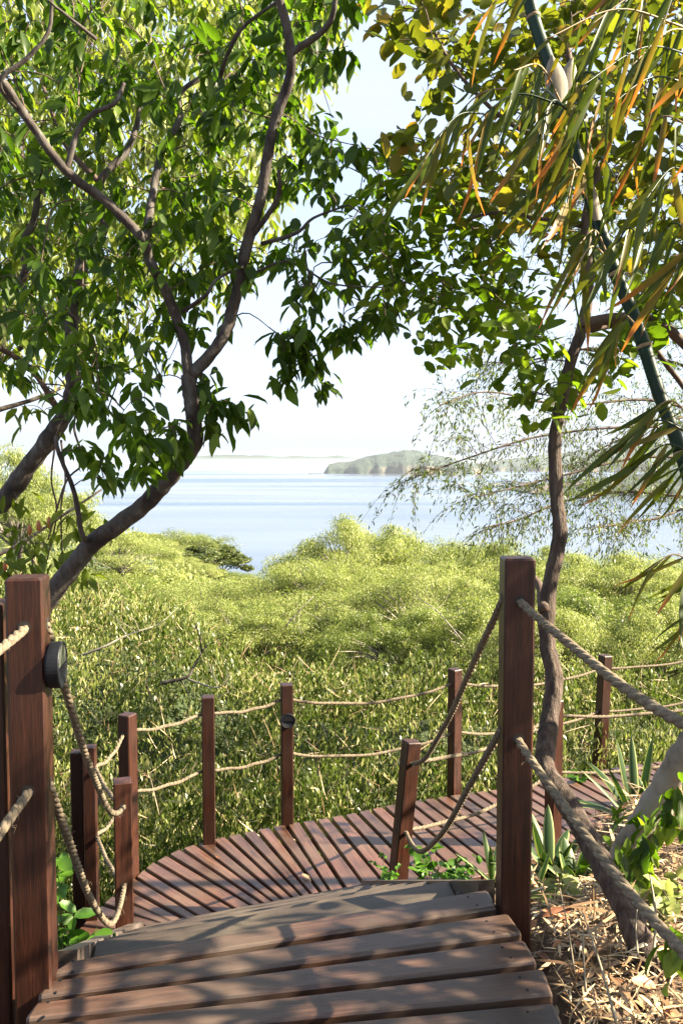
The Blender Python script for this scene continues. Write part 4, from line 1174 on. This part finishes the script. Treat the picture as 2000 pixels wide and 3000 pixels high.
# node stations measured on the picture (rows), others evenly on
rows = [38, 195, 440, 628, 795, 1040, 1290, 1560, 1850]
uu, vv = project(bc)
stations = [0] + [float(np.interp(r_ * S, vv, ba)) for r_ in rows] + [float(ba[-1])]
for k in range(len(stations) - 1):
    s0, s1 = stations[k], stations[k + 1]
    if s1 - s0 < .02: continue
    sv = np.linspace(s0, s1, 14); pts = np.array([bam_at(q) for q in sv])
    rad = np.full(14, rb); rad[0] *= 1.10; rad[-1] *= 1.08; rad[1] *= 1.0
    mb = MB(); mb.tube(pts, rad, 16); mb.build('culm_segment', M['culm'], bam, smooth=True)
    if k:
        nd = np.array([bam_at(s0 + q) for q in (-.006, -.002, .003, .007)])
        mb = MB(); mb.tube(nd, [rb * 1.06, rb * 1.18, rb * 1.14, rb * 1.03], 16); mb.build('node_ring', M['node'], bam, smooth=True)
# papery sheaths
def sheath(p0, d, L, w, turn):
    mb = MB(); rows_ = 9; v = []; u_ = []
    d = norm(np.array(d, float)); sd = norm(np.cross(d, [0, 1, 0])); nn = np.cross(sd, d)
    for i in range(rows_):
        t = i / (rows_ - 1); ww = w * math.sin(math.pi * min(1, .18 + t * .82)) ** .8
        for j in range(6):
            a = (j / 5 - .5)
            v.append(np.array(p0) + d * L * t + sd * ww * a * 2 + nn * (-abs(a) * 2) ** 2 * w * .35 * turn + nn * t * t * L * .12)
    f = [(i * 6 + j, i * 6 + j + 1, (i + 1) * 6 + j + 1, (i + 1) * 6 + j) for i in range(rows_ - 1) for j in range(5)]
    mb.add(v, f); mb.build('sheath', M['sheath'], bam, smooth=True)
q = PD(1285, 235, 2.66); sheath(q[:], (-.14, 0, 1), .16, .036, .6)
q = PD(1290, 250, 2.72); sheath(q[:], (.22, 0, 1), .18, .034, .5)
q = PD(1372, 505, 2.60); sheath(q[:], (-.22, 0, 1), .17, .018, .6)
# branchlets with leaves
pos, dr, lens = [], [], []
tips = []
def spray(px0, px1, y0, y1, nl, L, spreadpx=.5, down=.85, leftw=-.45):
    a, b3 = np.array(PD(*px0, y0)[:]), np.array(PD(*px1, y1)[:])
    mid = (a + b3) / 2 + np.array([0, 0, .06])
    c = catmull([a, mid, b3], 8)
    mb = MB(); mb.tube(c, np.linspace(.0032, .0013, len(c)), 5); mb.build('branch', M['node'] if rs.random() < .5 else M['culm'], bam, smooth=True)
    for k in range(nl):
        t = .25 + .75 * (k + rs.random()) / nl
        i = min(len(c) - 1, int(t * (len(c) - 1)))
        pos.append(c[i])
        dd = np.array([leftw + rs.normal() * .22, rs.normal() * .28, -down + rs.normal() * .16])
        dr.append(dd); lens.append(L * (.6 + .55 * rs.random()))
W_ = [((1568, 60), (1250, 90)), ((1600, 0), (1350, 60)), ((1600, 130), (1330, 200)), ((1600, 200), (1380, 260)), ((1620, 90), (1450, 150)), ((1290, 240), (1180, 160)), ((1600, 300), (1450, 330)),
      ((1300, 250), (1330, 300)), ((1300, 250), (1230, 330)), ((1330, 390), (1270, 420)), ((1290, 240), (1400, 200)), ((1300, 245), (1360, 350)), ((1290, 240), (1200, 270)), ((1290, 240), (1060, 310)), ((1200, 200), (1000, 330)), ((1120, 260), (960, 390)),
      ((1340, 400), (1420, 420)), ((1340, 400), (1300, 480)), ((1400, 600), (1330, 560)), ((1400, 600), (1310, 640)), ((1600, 420), (1480, 460)), ((1600, 560), (1500, 560)), ((1400, 600), (1480, 560)), ((1460, 745), (1400, 800)), ((1600, 620), (1540, 640)), ((1280, -40), (1130, 10)), ((1500, -60), (1400, 20)), ((1600, -50), (1520, 60))]
for a, b3 in W_:
    spray(a, b3, rs.uniform(2.05, 2.6), rs.uniform(1.95, 2.6), 7 if len(pos) < 170 else 5, .235, leftw=-.38)
for a, b3 in [((1600, 1010), (1420, 1020)), ((1610, 1060), (1450, 1080)), ((1600, 980), (1480, 960)), ((1620, 1120), (1540, 1100))]:
    spray(a, b3, 2.3, 2.25, 7, .24, down=.62, leftw=-.70)
for a, b3 in [((1620, 1330), (1480, 1315)), ((1620, 1380), (1560, 1360)), ((1640, 1440), (1580, 1420))]:
    spray(a, b3, 2.3, 2.25, 5, .20, down=.65, leftw=-.55)
for k in range(5): spray((1700 + 60 * k, 100 + 90 * k), (1620 + 60 * k, 150 + 80 * k), 2.2, 2.0, 7, .24)
pos, dr, lens = np.array(pos), np.array(dr), np.array(lens)
d, side, nrm = frames(dr, rs, np.tile(np.array([[-.2, -1.0, .5]]), (len(pos), 1)))
blades = [one_leaf('leaf', T_BLADE, a) for a in (.055, .07, .085)]
for b_ in blades: b_.materials.append(M['leaf_bamboo'])
keep = np.arange(len(pos))[:298]
leaf_parts(bam, blades, pos[keep], d[keep], side[keep], nrm[keep], lens[keep])

# ---- pale trunk at the right edge with hanging vine leaves
rs = np.random.default_rng(27)
q0 = PD(1408, 2010, 3.0)
t6 = empty('tree', (q0.x, q0.y, float(ground_z(q0.x, q0.y))), 'pale smooth leaning trunk at the right edge wrapped by a hanging vine', 'tree', GT)
g6 = float(ground_z(q0.x, q0.y))
limb(t6, [(q0.x - .02, q0.y, g6 - .1), PD(1425, 1975, 3.0)[:], PD(1470, 1895, 2.98)[:], PD(1520, 1815, 2.95)[:], PD(1568, 1735, 2.9)[:], PD(1660, 1600, 2.85)[:], PD(1800, 1350, 2.8)[:], PD(1900, 900, 2.7)[:]], .045, .048, 'trunk', M['bark_pale'], 12, .08)
limb(t6, [PD(1448, 2000, 3.0)[:], PD(1480, 1950, 2.99)[:], PD(1520, 1885, 2.98)[:], PD(1530, 1830, 2.95)[:]], .012, .035, 'branch', M['bark_pale'], 10, .08)
cen6 = np.array([PD(u, v, y)[:] for u, v, y in [(1490, 1900, 2.85), (1470, 1925, 2.85), (1480, 1950, 2.82), (1460, 1980, 2.82), (1475, 1990, 2.82), (1450, 1950, 2.85), (1490, 1935, 2.82), (1455, 2010, 2.8), (1390, 1935, 2.75), (1375, 1960, 2.75), (1410, 1940, 2.75),
                                               (1550, 1790, 2.75), (1555, 1830, 2.75), (1560, 1880, 2.75), (1545, 1860, 2.75), (1560, 2160, 2.0), (1555, 2200, 2.0), (1540, 2180, 2.0), (1440, 1860, 2.85), (1500, 1875, 2.85)]])
crown(t6, cen6, 6, .085, .5, T_BROAD, M['leaf_dark'], droop=1.1, spread=.02, nparts=110, seed=14, cname='vine')

# ================================================================== undergrowth and middle-distance trees
rs = np.random.default_rng(40)
def scatter(n, y0, y1, L, asp, mat, name, seed, T=T_KITE, droop=1.25, lift=.35, power=1.0, xr=.52, xlim=None, layer=.45, label=None):
    rs = np.random.default_rng(seed)
    t = rs.random(n)
    y = y0 * (y1 / y0) ** (t ** power)
    x = (rs.random(n) * 2 - 1) * (xr * y + 1.2)
    if xlim is not None:
        k = xlim(x, y); x, y = x[k], y[k]
    n = len(x)
    z = ground_z(x, y)
    cl = nz(x, y, L * 6, 3, 2)
    gap = nz(x, y, L * 3.2, 7, 2)
    k = rs.random(n) < .12 + .88 * sstep(-.35, .25, gap)
    x, y, z, cl, gap = x[k], y[k], z[k], cl[k], gap[k]; n = len(x)
    big = nz(x, y, L * 14, 5, 2)
    z = z + lift * (rs.random(n) ** .6) * (.55 + .6 * sstep(-.5, .6, gap)) + cl * layer
    pos = np.stack([x, y, z], 1)
    dirs = rs.normal(size=(n, 3)) * np.array([.46, .46, .36]) + np.array([0, 0, -droop])
    d, side, nrm = frames(dirs, rs, np.tile(np.array([[.55, -.6, .45]]), (n, 1)))
    LL = L * (.4 + .9 * rs.random(n) ** 1.5 + .25 * (rs.random(n) > .9))
    sc_ = np.clip(y / y0, 1, 4) ** .25
    LL = LL * sc_
    rnd = np.clip(.46 + .22 * cl + .38 * big + rs.normal(size=n) * .2, 0, 1)
    me = leaves_mesh(name, pos, d, side, nrm, LL, LL * asp * (.8 + .4 * rs.random(n)), T, rnd)
    o = link(name, me, mat)
    return tag(o, label, 'undergrowth', kind='stuff')
edge = lambda x, y: (y - (6.42 + .39 * np.clip(x, -1.0, 7)) > .10) | ((x < -1.75) & (y > 3.6))
scatter(340000, 6.0, 13, .072, .29, M['leaf_vine'], 'undergrowth', 51, xlim=edge, lift=.75, xr=.60, layer=.16, label='wall of small hanging vine leaves right behind the rope railing')
scatter(260000, 12, 34, .088, .30, M['leaf_scrub'], 'undergrowth', 52, xr=.5, lift=.7, layer=.35, label='tangled bright scrub filling the slope beyond the railing')
scatter(150000, 30, 150, .24, .42, M['leaf_yellow'], 'undergrowth', 53, xr=.5, droop=.6, lift=1.2, layer=.6, power=.8, label='distant yellow-green canopy rolling down to the bay')
scatter(9000, 3.6, 7.0, .075, .4, M['leaf_vine'], 'undergrowth', 54, xr=.75, lift=.5, layer=.05, xlim=lambda x, y: (x < -1.62) & (x > -3.4), label='leafy scrub left of the doubled post')

dry = litter_dry = None
def dry_stems(n, y0, y1, L, name, label, seed):
    rs = np.random.default_rng(seed)
    y = y0 * (y1 / y0) ** rs.random(n); x = (rs.random(n) * 2 - 1) * (.5 * y + 1.2)
    k = edge(x, y); x, y = x[k], y[k]; n = len(x)
    pos = np.stack([x, y, ground_z(x, y) + .2 + rs.random(n) * .45], 1)
    dirs = rs.normal(size=(n, 3)) * np.array([.8, .5, .45]) + np.array([0, 0, .55])
    d, side, nrm = frames(dirs, rs)
    me = leaves_mesh(name, pos, d, side, nrm, L * (.4 + rs.random(n)), .006 * (.6 + rs.random(n)), T_STRIP, rs.random(n))
    tag(link(name, me, M['straw']), label, 'stems', kind='stuff')
dry_stems(5000, 6.3, 13, .32, 'dry_stems', 'thin pale dry stems sticking out of the vine leaves behind the railing', 57)
dry_stems(3000, 12, 28, .55, 'dry_stems', 'thin pale dry stems in the scrub farther down the slope', 58)
def tree_kit(seed, H, Rw, nl, Lf, asp, mat, flat=.45, clumps=46, droop=.7, T=T_KITE):
    """meshes of a middle-distance tree: trunk, limbs, crown"""
    rs = np.random.default_rng(seed)
    tr = MB()
    top = np.array([rs.normal() * .2, rs.normal() * .2, H * .55])
    c = catmull([(0, 0, -1.0), (0, 0, H * .2), top * .7 + rs.normal(size=3) * .1, top], 5)
    tr.tube(c, np.linspace(H * .022, H * .013, len(c)), 8)
    li = MB(); cl = []
    for k in range(clumps):
        a = rs.random() * 2 * math.pi; r_ = Rw * math.sqrt(rs.random()); 
        z = H * (.55 + flat * math.sqrt(max(0, 1 - (r_ / Rw) ** 2)) * (.35 + .65 * rs.random())) + rs.normal() * .1
        e = np.array([math.cos(a) * r_, math.sin(a) * r_ , z]); cl.append(e)
        if k % 2 == 0:
            s0 = c[-1 - int(rs.integers(0, 5))]
            li.tube(catmull([s0, (s0 + e) / 2 + np.array([0, 0, H * .05]), e], 4), np.linspace(H * .009, H * .002, 9), 4, False)
    cl = np.array(cl)
    n = nl
    i = rs.integers(0, len(cl), n)
    q = rs.normal(size=(n, 3)); q = norm(q) * (rs.random((n, 1)) ** .45)
    sz = Rw * .21 * (.6 + .7 * rs.random(len(cl)))
    pos = cl[i] + q * np.array([1, 1, .55]) * sz[i][:, None]
    dirs = rs.normal(size=(n, 3)) * .5 + np.array([0, 0, -droop]) + q * .6
    d, side, nrm = frames(dirs, rs, q + np.array([0, 0, .5]))
    L = Lf * (.6 + .8 * rs.random(n))
    rnd = np.clip(.5 + rs.normal(size=n) * .2 + (rs.normal(size=len(cl)) * .15)[i], 0, 1)
    cr = leaves_mesh('crown', pos, d, side, nrm, L, L * asp, T, rnd)
    out = []
    for nme, me, mt in (('trunk', tr.mesh('trunk'), M['bark']), ('branch', li.mesh('branch'), M['bark_pale'] if seed % 2 else M['bark']), ('crown', cr, mat)):
        me.materials.append(mt); out.append((nme, me))
    return out
kits = {
    'airy': tree_kit(61, 5.0, 2.6, 46000, .085, .26, M['leaf_yellow'], .42, 70, 1.0),
    'airy2': tree_kit(62, 5.0, 2.9, 46000, .085, .26, M['leaf_yellow'], .38, 80, 1.0),
    'dark': tree_kit(63, 4.6, 2.4, 38000, .075, .32, M['leaf_scrub'], .40, 50, .9),
    'far': tree_kit(64, 5.0, 2.8, 11000, .20, .40, M['leaf_yellow'], .45, 46, .6),
    'bush': tree_kit(65, 4.2, 2.3, 12000, .20, .55, M['leaf_bush'], .50, 40, .4),
    'feath': tree_kit(66, 5.0, 3.2, 32000, .10, .22, M['leaf_scrub'], .30, 60, .7),
}
def put_tree(kit, px, top, y, scale, label, group, name='tree', embed=True):
    """crown top at view pixel (px, top) at distance y"""
    H = {'airy': 5.0, 'airy2': 4.9, 'dark': 4.5, 'far': 5.1, 'bush': 4.2, 'feath': 4.4}[kit] * .98 * scale
    q = PD(px, top, y)
    gz_ = float(ground_z(q.x, q.y))
    hh = min(max(q.z - gz_ + .1, .6 * H), 2.2 * H)
    o = empty(name, (q.x, q.y, q.z - hh), label, 'tree', group)
    o.scale = (scale, scale, scale * hh / H)
    o.rotation_euler = (0, 0, random.random() * 6.28)
    for nme, me in kits[kit]:
        c = bpy.data.objects.new(nme, me); col.objects.link(c); c.parent = o
    return o
GM = 'trees on the slope below the boardwalk'
near_t = [
    ('airy', 800, 1192, 25, .95, 'tallest pale feathery tree right of the bay, standing against the water'),
    ('airy2', 735, 1270, 22, .80, 'rounded pale tree at the left end of the right-hand tree line'),
    ('airy', 925, 1222, 27, 1.0, 'light airy crown in the tree line under the island'),
    ('airy2', 1040, 1232, 26, .95, 'yellow-green crown in the tree line left of the tall right post'),
    ('airy', 1150, 1240, 23, .85, 'feathery crown directly behind the top of the tall right post'),
    ('airy2', 1300, 1262, 24, .95, 'bright crown seen behind the bent tree trunk'),
    ('airy', 1430, 1268, 22, .90, 'bright crown below the lower bamboo leaves'),
    ('airy2', 1560, 1270, 24, 1.0, 'bright crown cut by the right frame edge at the waterline'),
    ('dark', 1210, 1330, 16, .75, 'darker green crown behind the tall right post'),
    ('airy', 960, 1310, 17, .75, 'mid green crown in front of the right-hand tree line'),
    ('dark', 1080, 1370, 14, .55, 'small shaded tree with bare grey twigs left of the tall right post'),
    ('feath', 640, 1335, 24, .95, 'flat-topped darker tree with thin limbs in the middle of the slope'),
    ('feath', 720, 1365, 18, .70, 'spreading thin-limbed tree above the small lamp post'),
    ('dark', 1400, 1350, 13, .60, 'green crown right of the bent trunk'),
    ('airy', 1530, 1380, 12, .55, 'bright shrub-like tree at the right edge above the rope'),
    ('dark', 560, 1380, 17, .62, 'rounded darker crown above the plain boardwalk post'),
    ('airy2', 860, 1345, 19, .75, 'pale crown behind the front bush, right of the thin-limbed tree'),
    ('airy', 1010, 1300, 20, .85, 'domed pale crown below the island, second row'),
    ('dark', 890, 1400, 14, .50, 'shaded crown just behind the top of the front bush'),
    ('airy2', 460, 1330, 22, .80, 'pale crown on the left slope below the dark rounded trees'),
    ('dark', 330, 1370, 15, .55, 'darker crown on the left slope right of the left lamp post'),
    ('airy', 1290, 1400, 12, .45, 'small bright crown just right of the bent trunk at rope height'),
    ('airy', 25, 1030, 22, .80, 'big sunlit tree rising at the far left edge above the lamp post'),
    ('airy2', 75, 1120, 26, .75, 'sunlit tree beside the big one at far left'),
    ('airy', 265, 1222, 34, .95, 'sunlit crown on the hill crest just right of the leaning trunk'),
]
for a in near_t: put_tree(*a[:5], a[5], GM)
far_list = [('feath', 400, 1222, 62, 1.5), ('bush', 470, 1250, 60, 1.25), ('bush', 505, 1272, 60, .95), ('bush', 440, 1262, 56, 1.0)]
fl = ['wide flat green tree on the crest of the left hill against the sea', 'dark rounded tree cluster at the tip of the left hill', 'small dark round tree at the very tip of the left hill', 'dark bushy tree tucked left of the rounded cluster on the hill tip']
for a, l_ in zip(far_list, fl): put_tree(*a, l_, GM)
rs = np.random.default_rng(77)
def skyline(px): return float(np.interp(px, [0, 200, 300, 380, 450, 530, 600, 680, 750, 900, 1568], [1190, 1205, 1215, 1228, 1262, 1312, 1322, 1330, 1330, 1300, 1300]))
def where(px):
    for lim, txt in ((160, 'below the big tree at the left edge'), (260, 'right of the left lamp post'), (360, 'above the left boardwalk posts'), (460, 'below the dark rounded trees'), (560, 'below the tip of the left hill'),
                     (660, 'below the gap of open water'), (780, 'left of the tallest pale tree'), (900, 'under the tallest pale tree'), (1050, 'below the island'), (1250, 'around the tall right post'), (1400, 'behind the bent trunk')):
        if px < lim: return txt
    return 'near the right frame edge'
for k in range(64):
    px = rs.uniform(60, 760) if k < 46 else rs.uniform(700, 1560)
    f_ = rs.random()
    top = skyline(px) + 6 + f_ * 120
    y = 62 - f_ * 38 + rs.normal() * 2
    kit = rs.choice(['far', 'far', 'airy2', 'airy', 'feath'])
    put_tree(str(kit), px, top, max(20, y), rs.uniform(.8, 1.15), f'yellow-green crown in the {"upper" if f_ < .33 else "middle" if f_ < .66 else "lower"} slope canopy, {where(px)}', 'crowns of the slope canopy')

# bare grey twigs poking out of the scrub
def bare_branch(pts, r, label):
    o = empty('fallen_branch', pts[0], label, 'branch', 'bare branches in the scrub')
    c = catmull([q[:] for q in pts], 6); mb = MB(); mb.tube(c, np.linspace(r, r * .35, len(c)), 6)
    rs = np.random.default_rng(int(abs(pts[0][0] * 1000)))
    for k in range(5):
        a = c[int(rs.integers(3, len(c) - 2))]; e = a + rs.normal(size=3) * .22 + np.array([0, -.05, .12])
        mb.tube(catmull([a, (a + e) / 2 + rs.normal(size=3) * .03, e], 4), np.linspace(r * .4, r * .15, 9), 4)
    mb.build('limb', M['bark_pale'] if r < .02 else M['bark'], o, smooth=True)
bare_branch([PD(370, 1570, 8.8), PD(430, 1555, 8.8), PD(445, 1530, 8.9), PD(475, 1480, 9)], .022, 'crooked bare dark branch lying in the scrub left of the plain post')
bare_branch([PD(190, 1505, 8.6), PD(240, 1485, 8.6), PD(290, 1460, 8.7), PD(350, 1440, 8.8)], .016, 'thin bare branch in the scrub right of the left lamp')
bare_branch([PD(430, 1560, 8.8), PD(500, 1580, 8.6), PD(530, 1545, 8.6)], .010, 'pale curved twig in the scrub above the plain post')
bare_branch([PD(1060, 1470, 10), PD(1000, 1400, 10.3), PD(950, 1370, 10.5)], .009, 'bare grey branches in the shaded scrub left of the tall right post')
bare_branch([PD(655, 1440, 11.5), PD(690, 1400, 11.5), PD(720, 1370, 11.6)], .010, 'pale thin bare branch in the middle of the slope')

# ================================================================== near ground cover on the right
def agave(base, n, L, w, label, seed):
    rs = np.random.default_rng(seed)
    z = float(ground_z(base[0], base[1])) if len(base) == 2 else base[2]
    o = empty('agave', (base[0], base[1], z), label, 'agave', 'variegated agaves beside the boardwalk')
    for k in range(n):
        a = k * 2.399 + rs.normal() * .15; el = .35 + 1.05 * (k / n) + rs.normal() * .08
        LL = L * (.75 + .35 * rs.random()) * (1 - .15 * k / n)
        rows_ = 12; v = []; fa = []; lv = []
        hd = np.array([math.cos(a), math.sin(a), 0]); sd = np.array([-math.sin(a), math.cos(a), 0])
        p_ = hd * .012; ang = el; cur = rs.uniform(.35, .9) * (1.5 - el)
        for i in range(rows_):
            t = i / (rows_ - 1)
            dvec = hd * math.cos(ang) + np.array([0, 0, 1]) * math.sin(ang)
            nn = np.cross(dvec, sd) * -1
            ww = w * (.55 + .9 * t) * (1 - t ** 2.2) ** .8 if t < 1 else 0
            ww = max(ww, .0008)
            for j, (s_, up_) in enumerate(((-1, .35), (-.72, .2), (0, 0), (.72, .2), (1, .35))):
                v.append(p_ + sd * ww * s_ + nn * ww * up_); lv.append(abs(s_) * .5)
            p_ = p_ + dvec * LL / rows_
            ang -= cur * 1.6 / rows_ * (.4 + t)
        f = [(i * 5 + j, i * 5 + j + 1, (i + 1) * 5 + j + 1, (i + 1) * 5 + j) for i in range(rows_ - 1) for j in range(4)]
        mb = MB(); mb.add(v, f, rnd=rs.random())
        me = mb.mesh('leaf'); at = me.attributes.new('lv', 'FLOAT', 'POINT'); at.data.foreach_set('value', np.array(lv, np.float32))
        c = link('leaf', me, M['agave'], None, True); c.parent = o
    return o
q = PD(1262, 2003, 3.35); agave((q.x, q.y, q.z - .02), 13, .34, .030, 'variegated agave with broad blue-green blades between the tall right post and the bent trunk', 1)
q = PD(1318, 2005, 3.25); agave((q.x, q.y, q.z - .05), 10, .24, .036, 'small broad-leaved agave touching the bent trunk', 5)
q = PD(1462, 1872, 4.05); agave((q.x, q.y, q.z - .05), 17, .52, .028, 'large variegated agave arching over the boardwalk edge behind the pale trunk', 2)
q = PD(1535, 1955, 3.7); agave((q.x, q.y, q.z - .05), 11, .45, .034, 'upright agave at the right frame edge behind the pale trunk', 3)
q = PD(1130, 2015, 4.3); agave((q.x, q.y, q.z - .02), 8, .30, .018, 'thin-bladed agave low behind the left side of the tall right post', 4)

q = PD(1420, 2030, 3.2); agave((q.x, q.y, q.z - .03), 10, .26, .020, 'low agave at the foot of the pale trunk', 6)
q = PD(1225, 2040, 3.1); agave((q.x, q.y, q.z - .03), 9, .22, .016, 'small narrow-bladed agave against the right side of the tall right post', 7)
def seedling(base, h, ns, L, mat, label, seed, asp=.62, spread=.06):
    rs = np.random.default_rng(seed)
    o = empty('seedling', base, label, 'plant', 'leafy seedlings by the stairs')
    mb = MB(); cen_ = []
    for k in range(ns):
        e = np.array(base) + np.array([rs.normal() * spread, rs.normal() * spread, h * rs.uniform(.55, 1.1)])
        m_ = (np.array(base) + e) / 2 + rs.normal(size=3) * .015
        c = catmull([base, m_, e], 5); mb.tube(c, np.linspace(.003, .0015, len(c)), 5)
        cen_.append(e); cen_.append(c[6])
    mb.build('stem', M['bark_dark'], o, smooth=True)
    cen_ = np.array(cen_); per = 3; n = len(cen_) * per
    c = np.repeat(cen_, per, 0); ph = rs.random(n) * 6.28
    d, side, nrm = frames(np.stack([np.cos(ph), np.sin(ph), rs.normal(size=n) * .35 - .15], 1), rs, np.tile(np.array([[0, -.3, 1.0]]), (n, 1)))
    LL = L * (.6 + .6 * rs.random(n))
    base_m = [one_leaf('leaf', T_ROUND, a) for a in (asp * .9, asp * 1.1)]
    for b_ in base_m: b_.materials.append(mat)
    leaf_parts(o, base_m, c, d, side, nrm, LL)
def gp(u, v, y, dz=0):
    q = PD(u, v, y); return (q.x, q.y, q.z + dz)
seedling(gp(150, 2230, 3.1), .30, 5, .085, M['leaf_bright'], 'bright green broad-leaved seedling between the left lamp post and the doubled post', 1)
seedling(gp(140, 2080, 3.4), .22, 5, .08, M['leaf_bright'], 'green seedling leaning behind the left lamp post at rope height', 2)
seedling(gp(255, 2185, 3.0), .07, 2, .065, M['leaf_bright'], 'tiny seedling beside the left stringer of the stairs', 3, spread=.03)
seedling(gp(985, 2045, 4.4), .20, 12, .065, M['leaf_bright'], 'leafy plant growing over the boardwalk edge right of the leaning post', 4, spread=.09)
seedling(gp(905, 2030, 4.6), .12, 9, .04, M['leaf_bright'], 'small-leaved creeper at the foot of the leaning post', 5, spread=.06)
seedling(gp(1060, 2045, 4.2), .12, 9, .05, M['leaf_bright'], 'low leafy plant left of the tall right post', 6, spread=.10)
seedling(gp(1295, 2080, 2.9), .10, 6, .06, M['leaf_yellow'], 'pale round-leaved plant at the foot of the bent tree', 7, spread=.05)
seedling(gp(1545, 2110, 2.6), .10, 5, .07, M['leaf_yellow'], 'yellowish broad-leaved plant on the mulch at the right edge', 8, spread=.05)
seedling(gp(1290, 2175, 2.6), .03, 2, .045, M['leaf_bright'], 'single small sprout in the sunlit mulch', 9, spread=.02)
seedling(gp(1340, 1790, 7.0), .06, 4, .10, M['leaf_bright'], 'green sprig lying on the outer edge of the boardwalk behind the trunk', 10, spread=.10)

# mulch, straw and dead leaves: nobody could count them
def litter(n, box, L, asp, T, mat, name, label, seed, flat=.25, lift=.02, xf=None):
    rs = np.random.default_rng(seed)
    x = box[0] + rs.random(n) * (box[1] - box[0]); y = box[2] + rs.random(n) * (box[3] - box[2])
    if xf is not None: k = xf(x, y); x, y = x[k], y[k]
    n = len(x)
    z = ground_z(x, y) + rs.random(n) * lift + .004
    ph = rs.random(n) * 6.28
    dirs = np.stack([np.cos(ph), np.sin(ph), rs.normal(size=n) * flat], 1)
    d, side, nrm = frames(dirs, rs, np.tile(np.array([[0, 0, 1.6]]), (n, 1)))
    LL = L * (.35 + 1.1 * rs.random(n) ** 1.5)
    me = leaves_mesh(name, np.stack([x, y, z], 1), d, side, nrm, LL, LL * asp * (.6 + .8 * rs.random(n)), T, rs.random(n))
    return tag(link(name, me, mat), label, 'mulch', kind='stuff')
right = lambda x, y: (x > .58 - .0 * y) & (y - .39 * x < 4.75)
litter(42000, (.56, 3.6, .8, 5.6), .046, .15, T_STRIP, M['straw'], 'straw_mulch', 'pale dry straw and shredded bark covering the ground right of the landing', 1, .25, .035, right)
litter(5500, (.56, 3.2, .8, 4.8), .17, .055, T_STRIP, M['straw'], 'dry_grass_blades', 'long dry curling blades lying over the mulch right of the landing', 2, .22, .06, right)
litter(1300, (.58, 3.2, .8, 4.8), .075, .42, T_BROAD, M['dead_leaf'], 'dead_leaves', 'orange-brown dead leaves scattered over the mulch', 3, .35, .05, right)
litter(5000, (-2.6, -.95, 1.8, 5.4), .07, .12, T_STRIP, M['straw'], 'straw_mulch', 'dry straw on the ground left of the stairs', 4, .25, .05)
def stalk(pts, r, label):
    o = empty('dry_stalk', pts[0], label, 'stalk', 'dry stalks standing in the mulch')
    c = catmull([q[:] for q in pts], 6); mb = MB(); mb.tube(c, np.linspace(r, r * .5, len(c)), 6); mb.build('stem', M['sheath'], o, smooth=True)
stalk([PD(1415, 2352, 1.95), PD(1385, 2240, 2.05), PD(1350, 2130, 2.2), PD(1335, 2090, 2.3)], .004, 'long pale dry stalk rising from the bottom edge of the mulch')
stalk([PD(1320, 2240, 2.2), PD(1305, 2140, 2.25), PD(1285, 2040, 2.3)], .003, 'thin dry stalk close to the tall right post')
stalk([PD(1345, 2280, 2.1), PD(1340, 2200, 2.15), PD(1338, 2130, 2.2)], .0035, 'short upright dry stem left of the bent trunk')
stalk([PD(1500, 2200, 2.3), PD(1505, 2100, 2.4), PD(1492, 2010, 2.5)], .005, 'brown dry stem right of the bent trunk')
stalk([PD(1465, 2200, 2.2), PD(1460, 2120, 2.3), PD(1470, 2040, 2.4)], .003, 'thin pale stem beside the rope on the right')

# a fallen green leaf on the steps, a dry sprig on the walkway
def fallen(px, z, L, asp, mat, name, label):
    q = G(px[0], px[1], z)
    me = one_leaf(name, T_BROAD, asp); o = link(name, me, mat)
    o.location = (q.x, q.y, z + .008); o.scale = (L, L, L); o.rotation_euler = (0, 0, random.uniform(0, 6))
    tag(o, label, 'leaf', 'fallen leaves on the planks')
fallen((515, 2732), Z_LOW + .36, .09, .4, M['leaf_bright'], 'fallen_leaf', 'fallen green leaf lying on the left half of the steps')
fallen((885, 2565), Z_LOW, .10, .3, M['dead_leaf'], 'fallen_leaf', 'dry curled leaf on the fanned planks in front of the leaning post')
fallen((640, 2520), Z_LOW, .06, .4, M['dead_leaf'], 'fallen_leaf', 'small brown leaf on the fanned planks below the plain post')

rs = np.random.default_rng(90)
gx = np.concatenate([rs.uniform(.62, 1.9, 420), rs.uniform(1.0, 3.0, 260)]); gy = np.concatenate([rs.uniform(1.6, 3.6, 420), rs.uniform(3.4, 4.9, 260)])
pos = np.stack([gx, gy, ground_z(gx, gy)], 1)
d, side, nrm = frames(rs.normal(size=(680, 3)) * np.array([.35, .35, .1]) + np.array([0, 0, .8]), rs)
me = leaves_mesh('dry_grass', pos, d, side, nrm, .08 + .16 * rs.random(680) ** 2, .005, T_STRIP, rs.random(680))
tag(link('dry_grass', me, M['straw']), 'thin dry grass standing up from the mulch on the right', 'grass', kind='stuff')
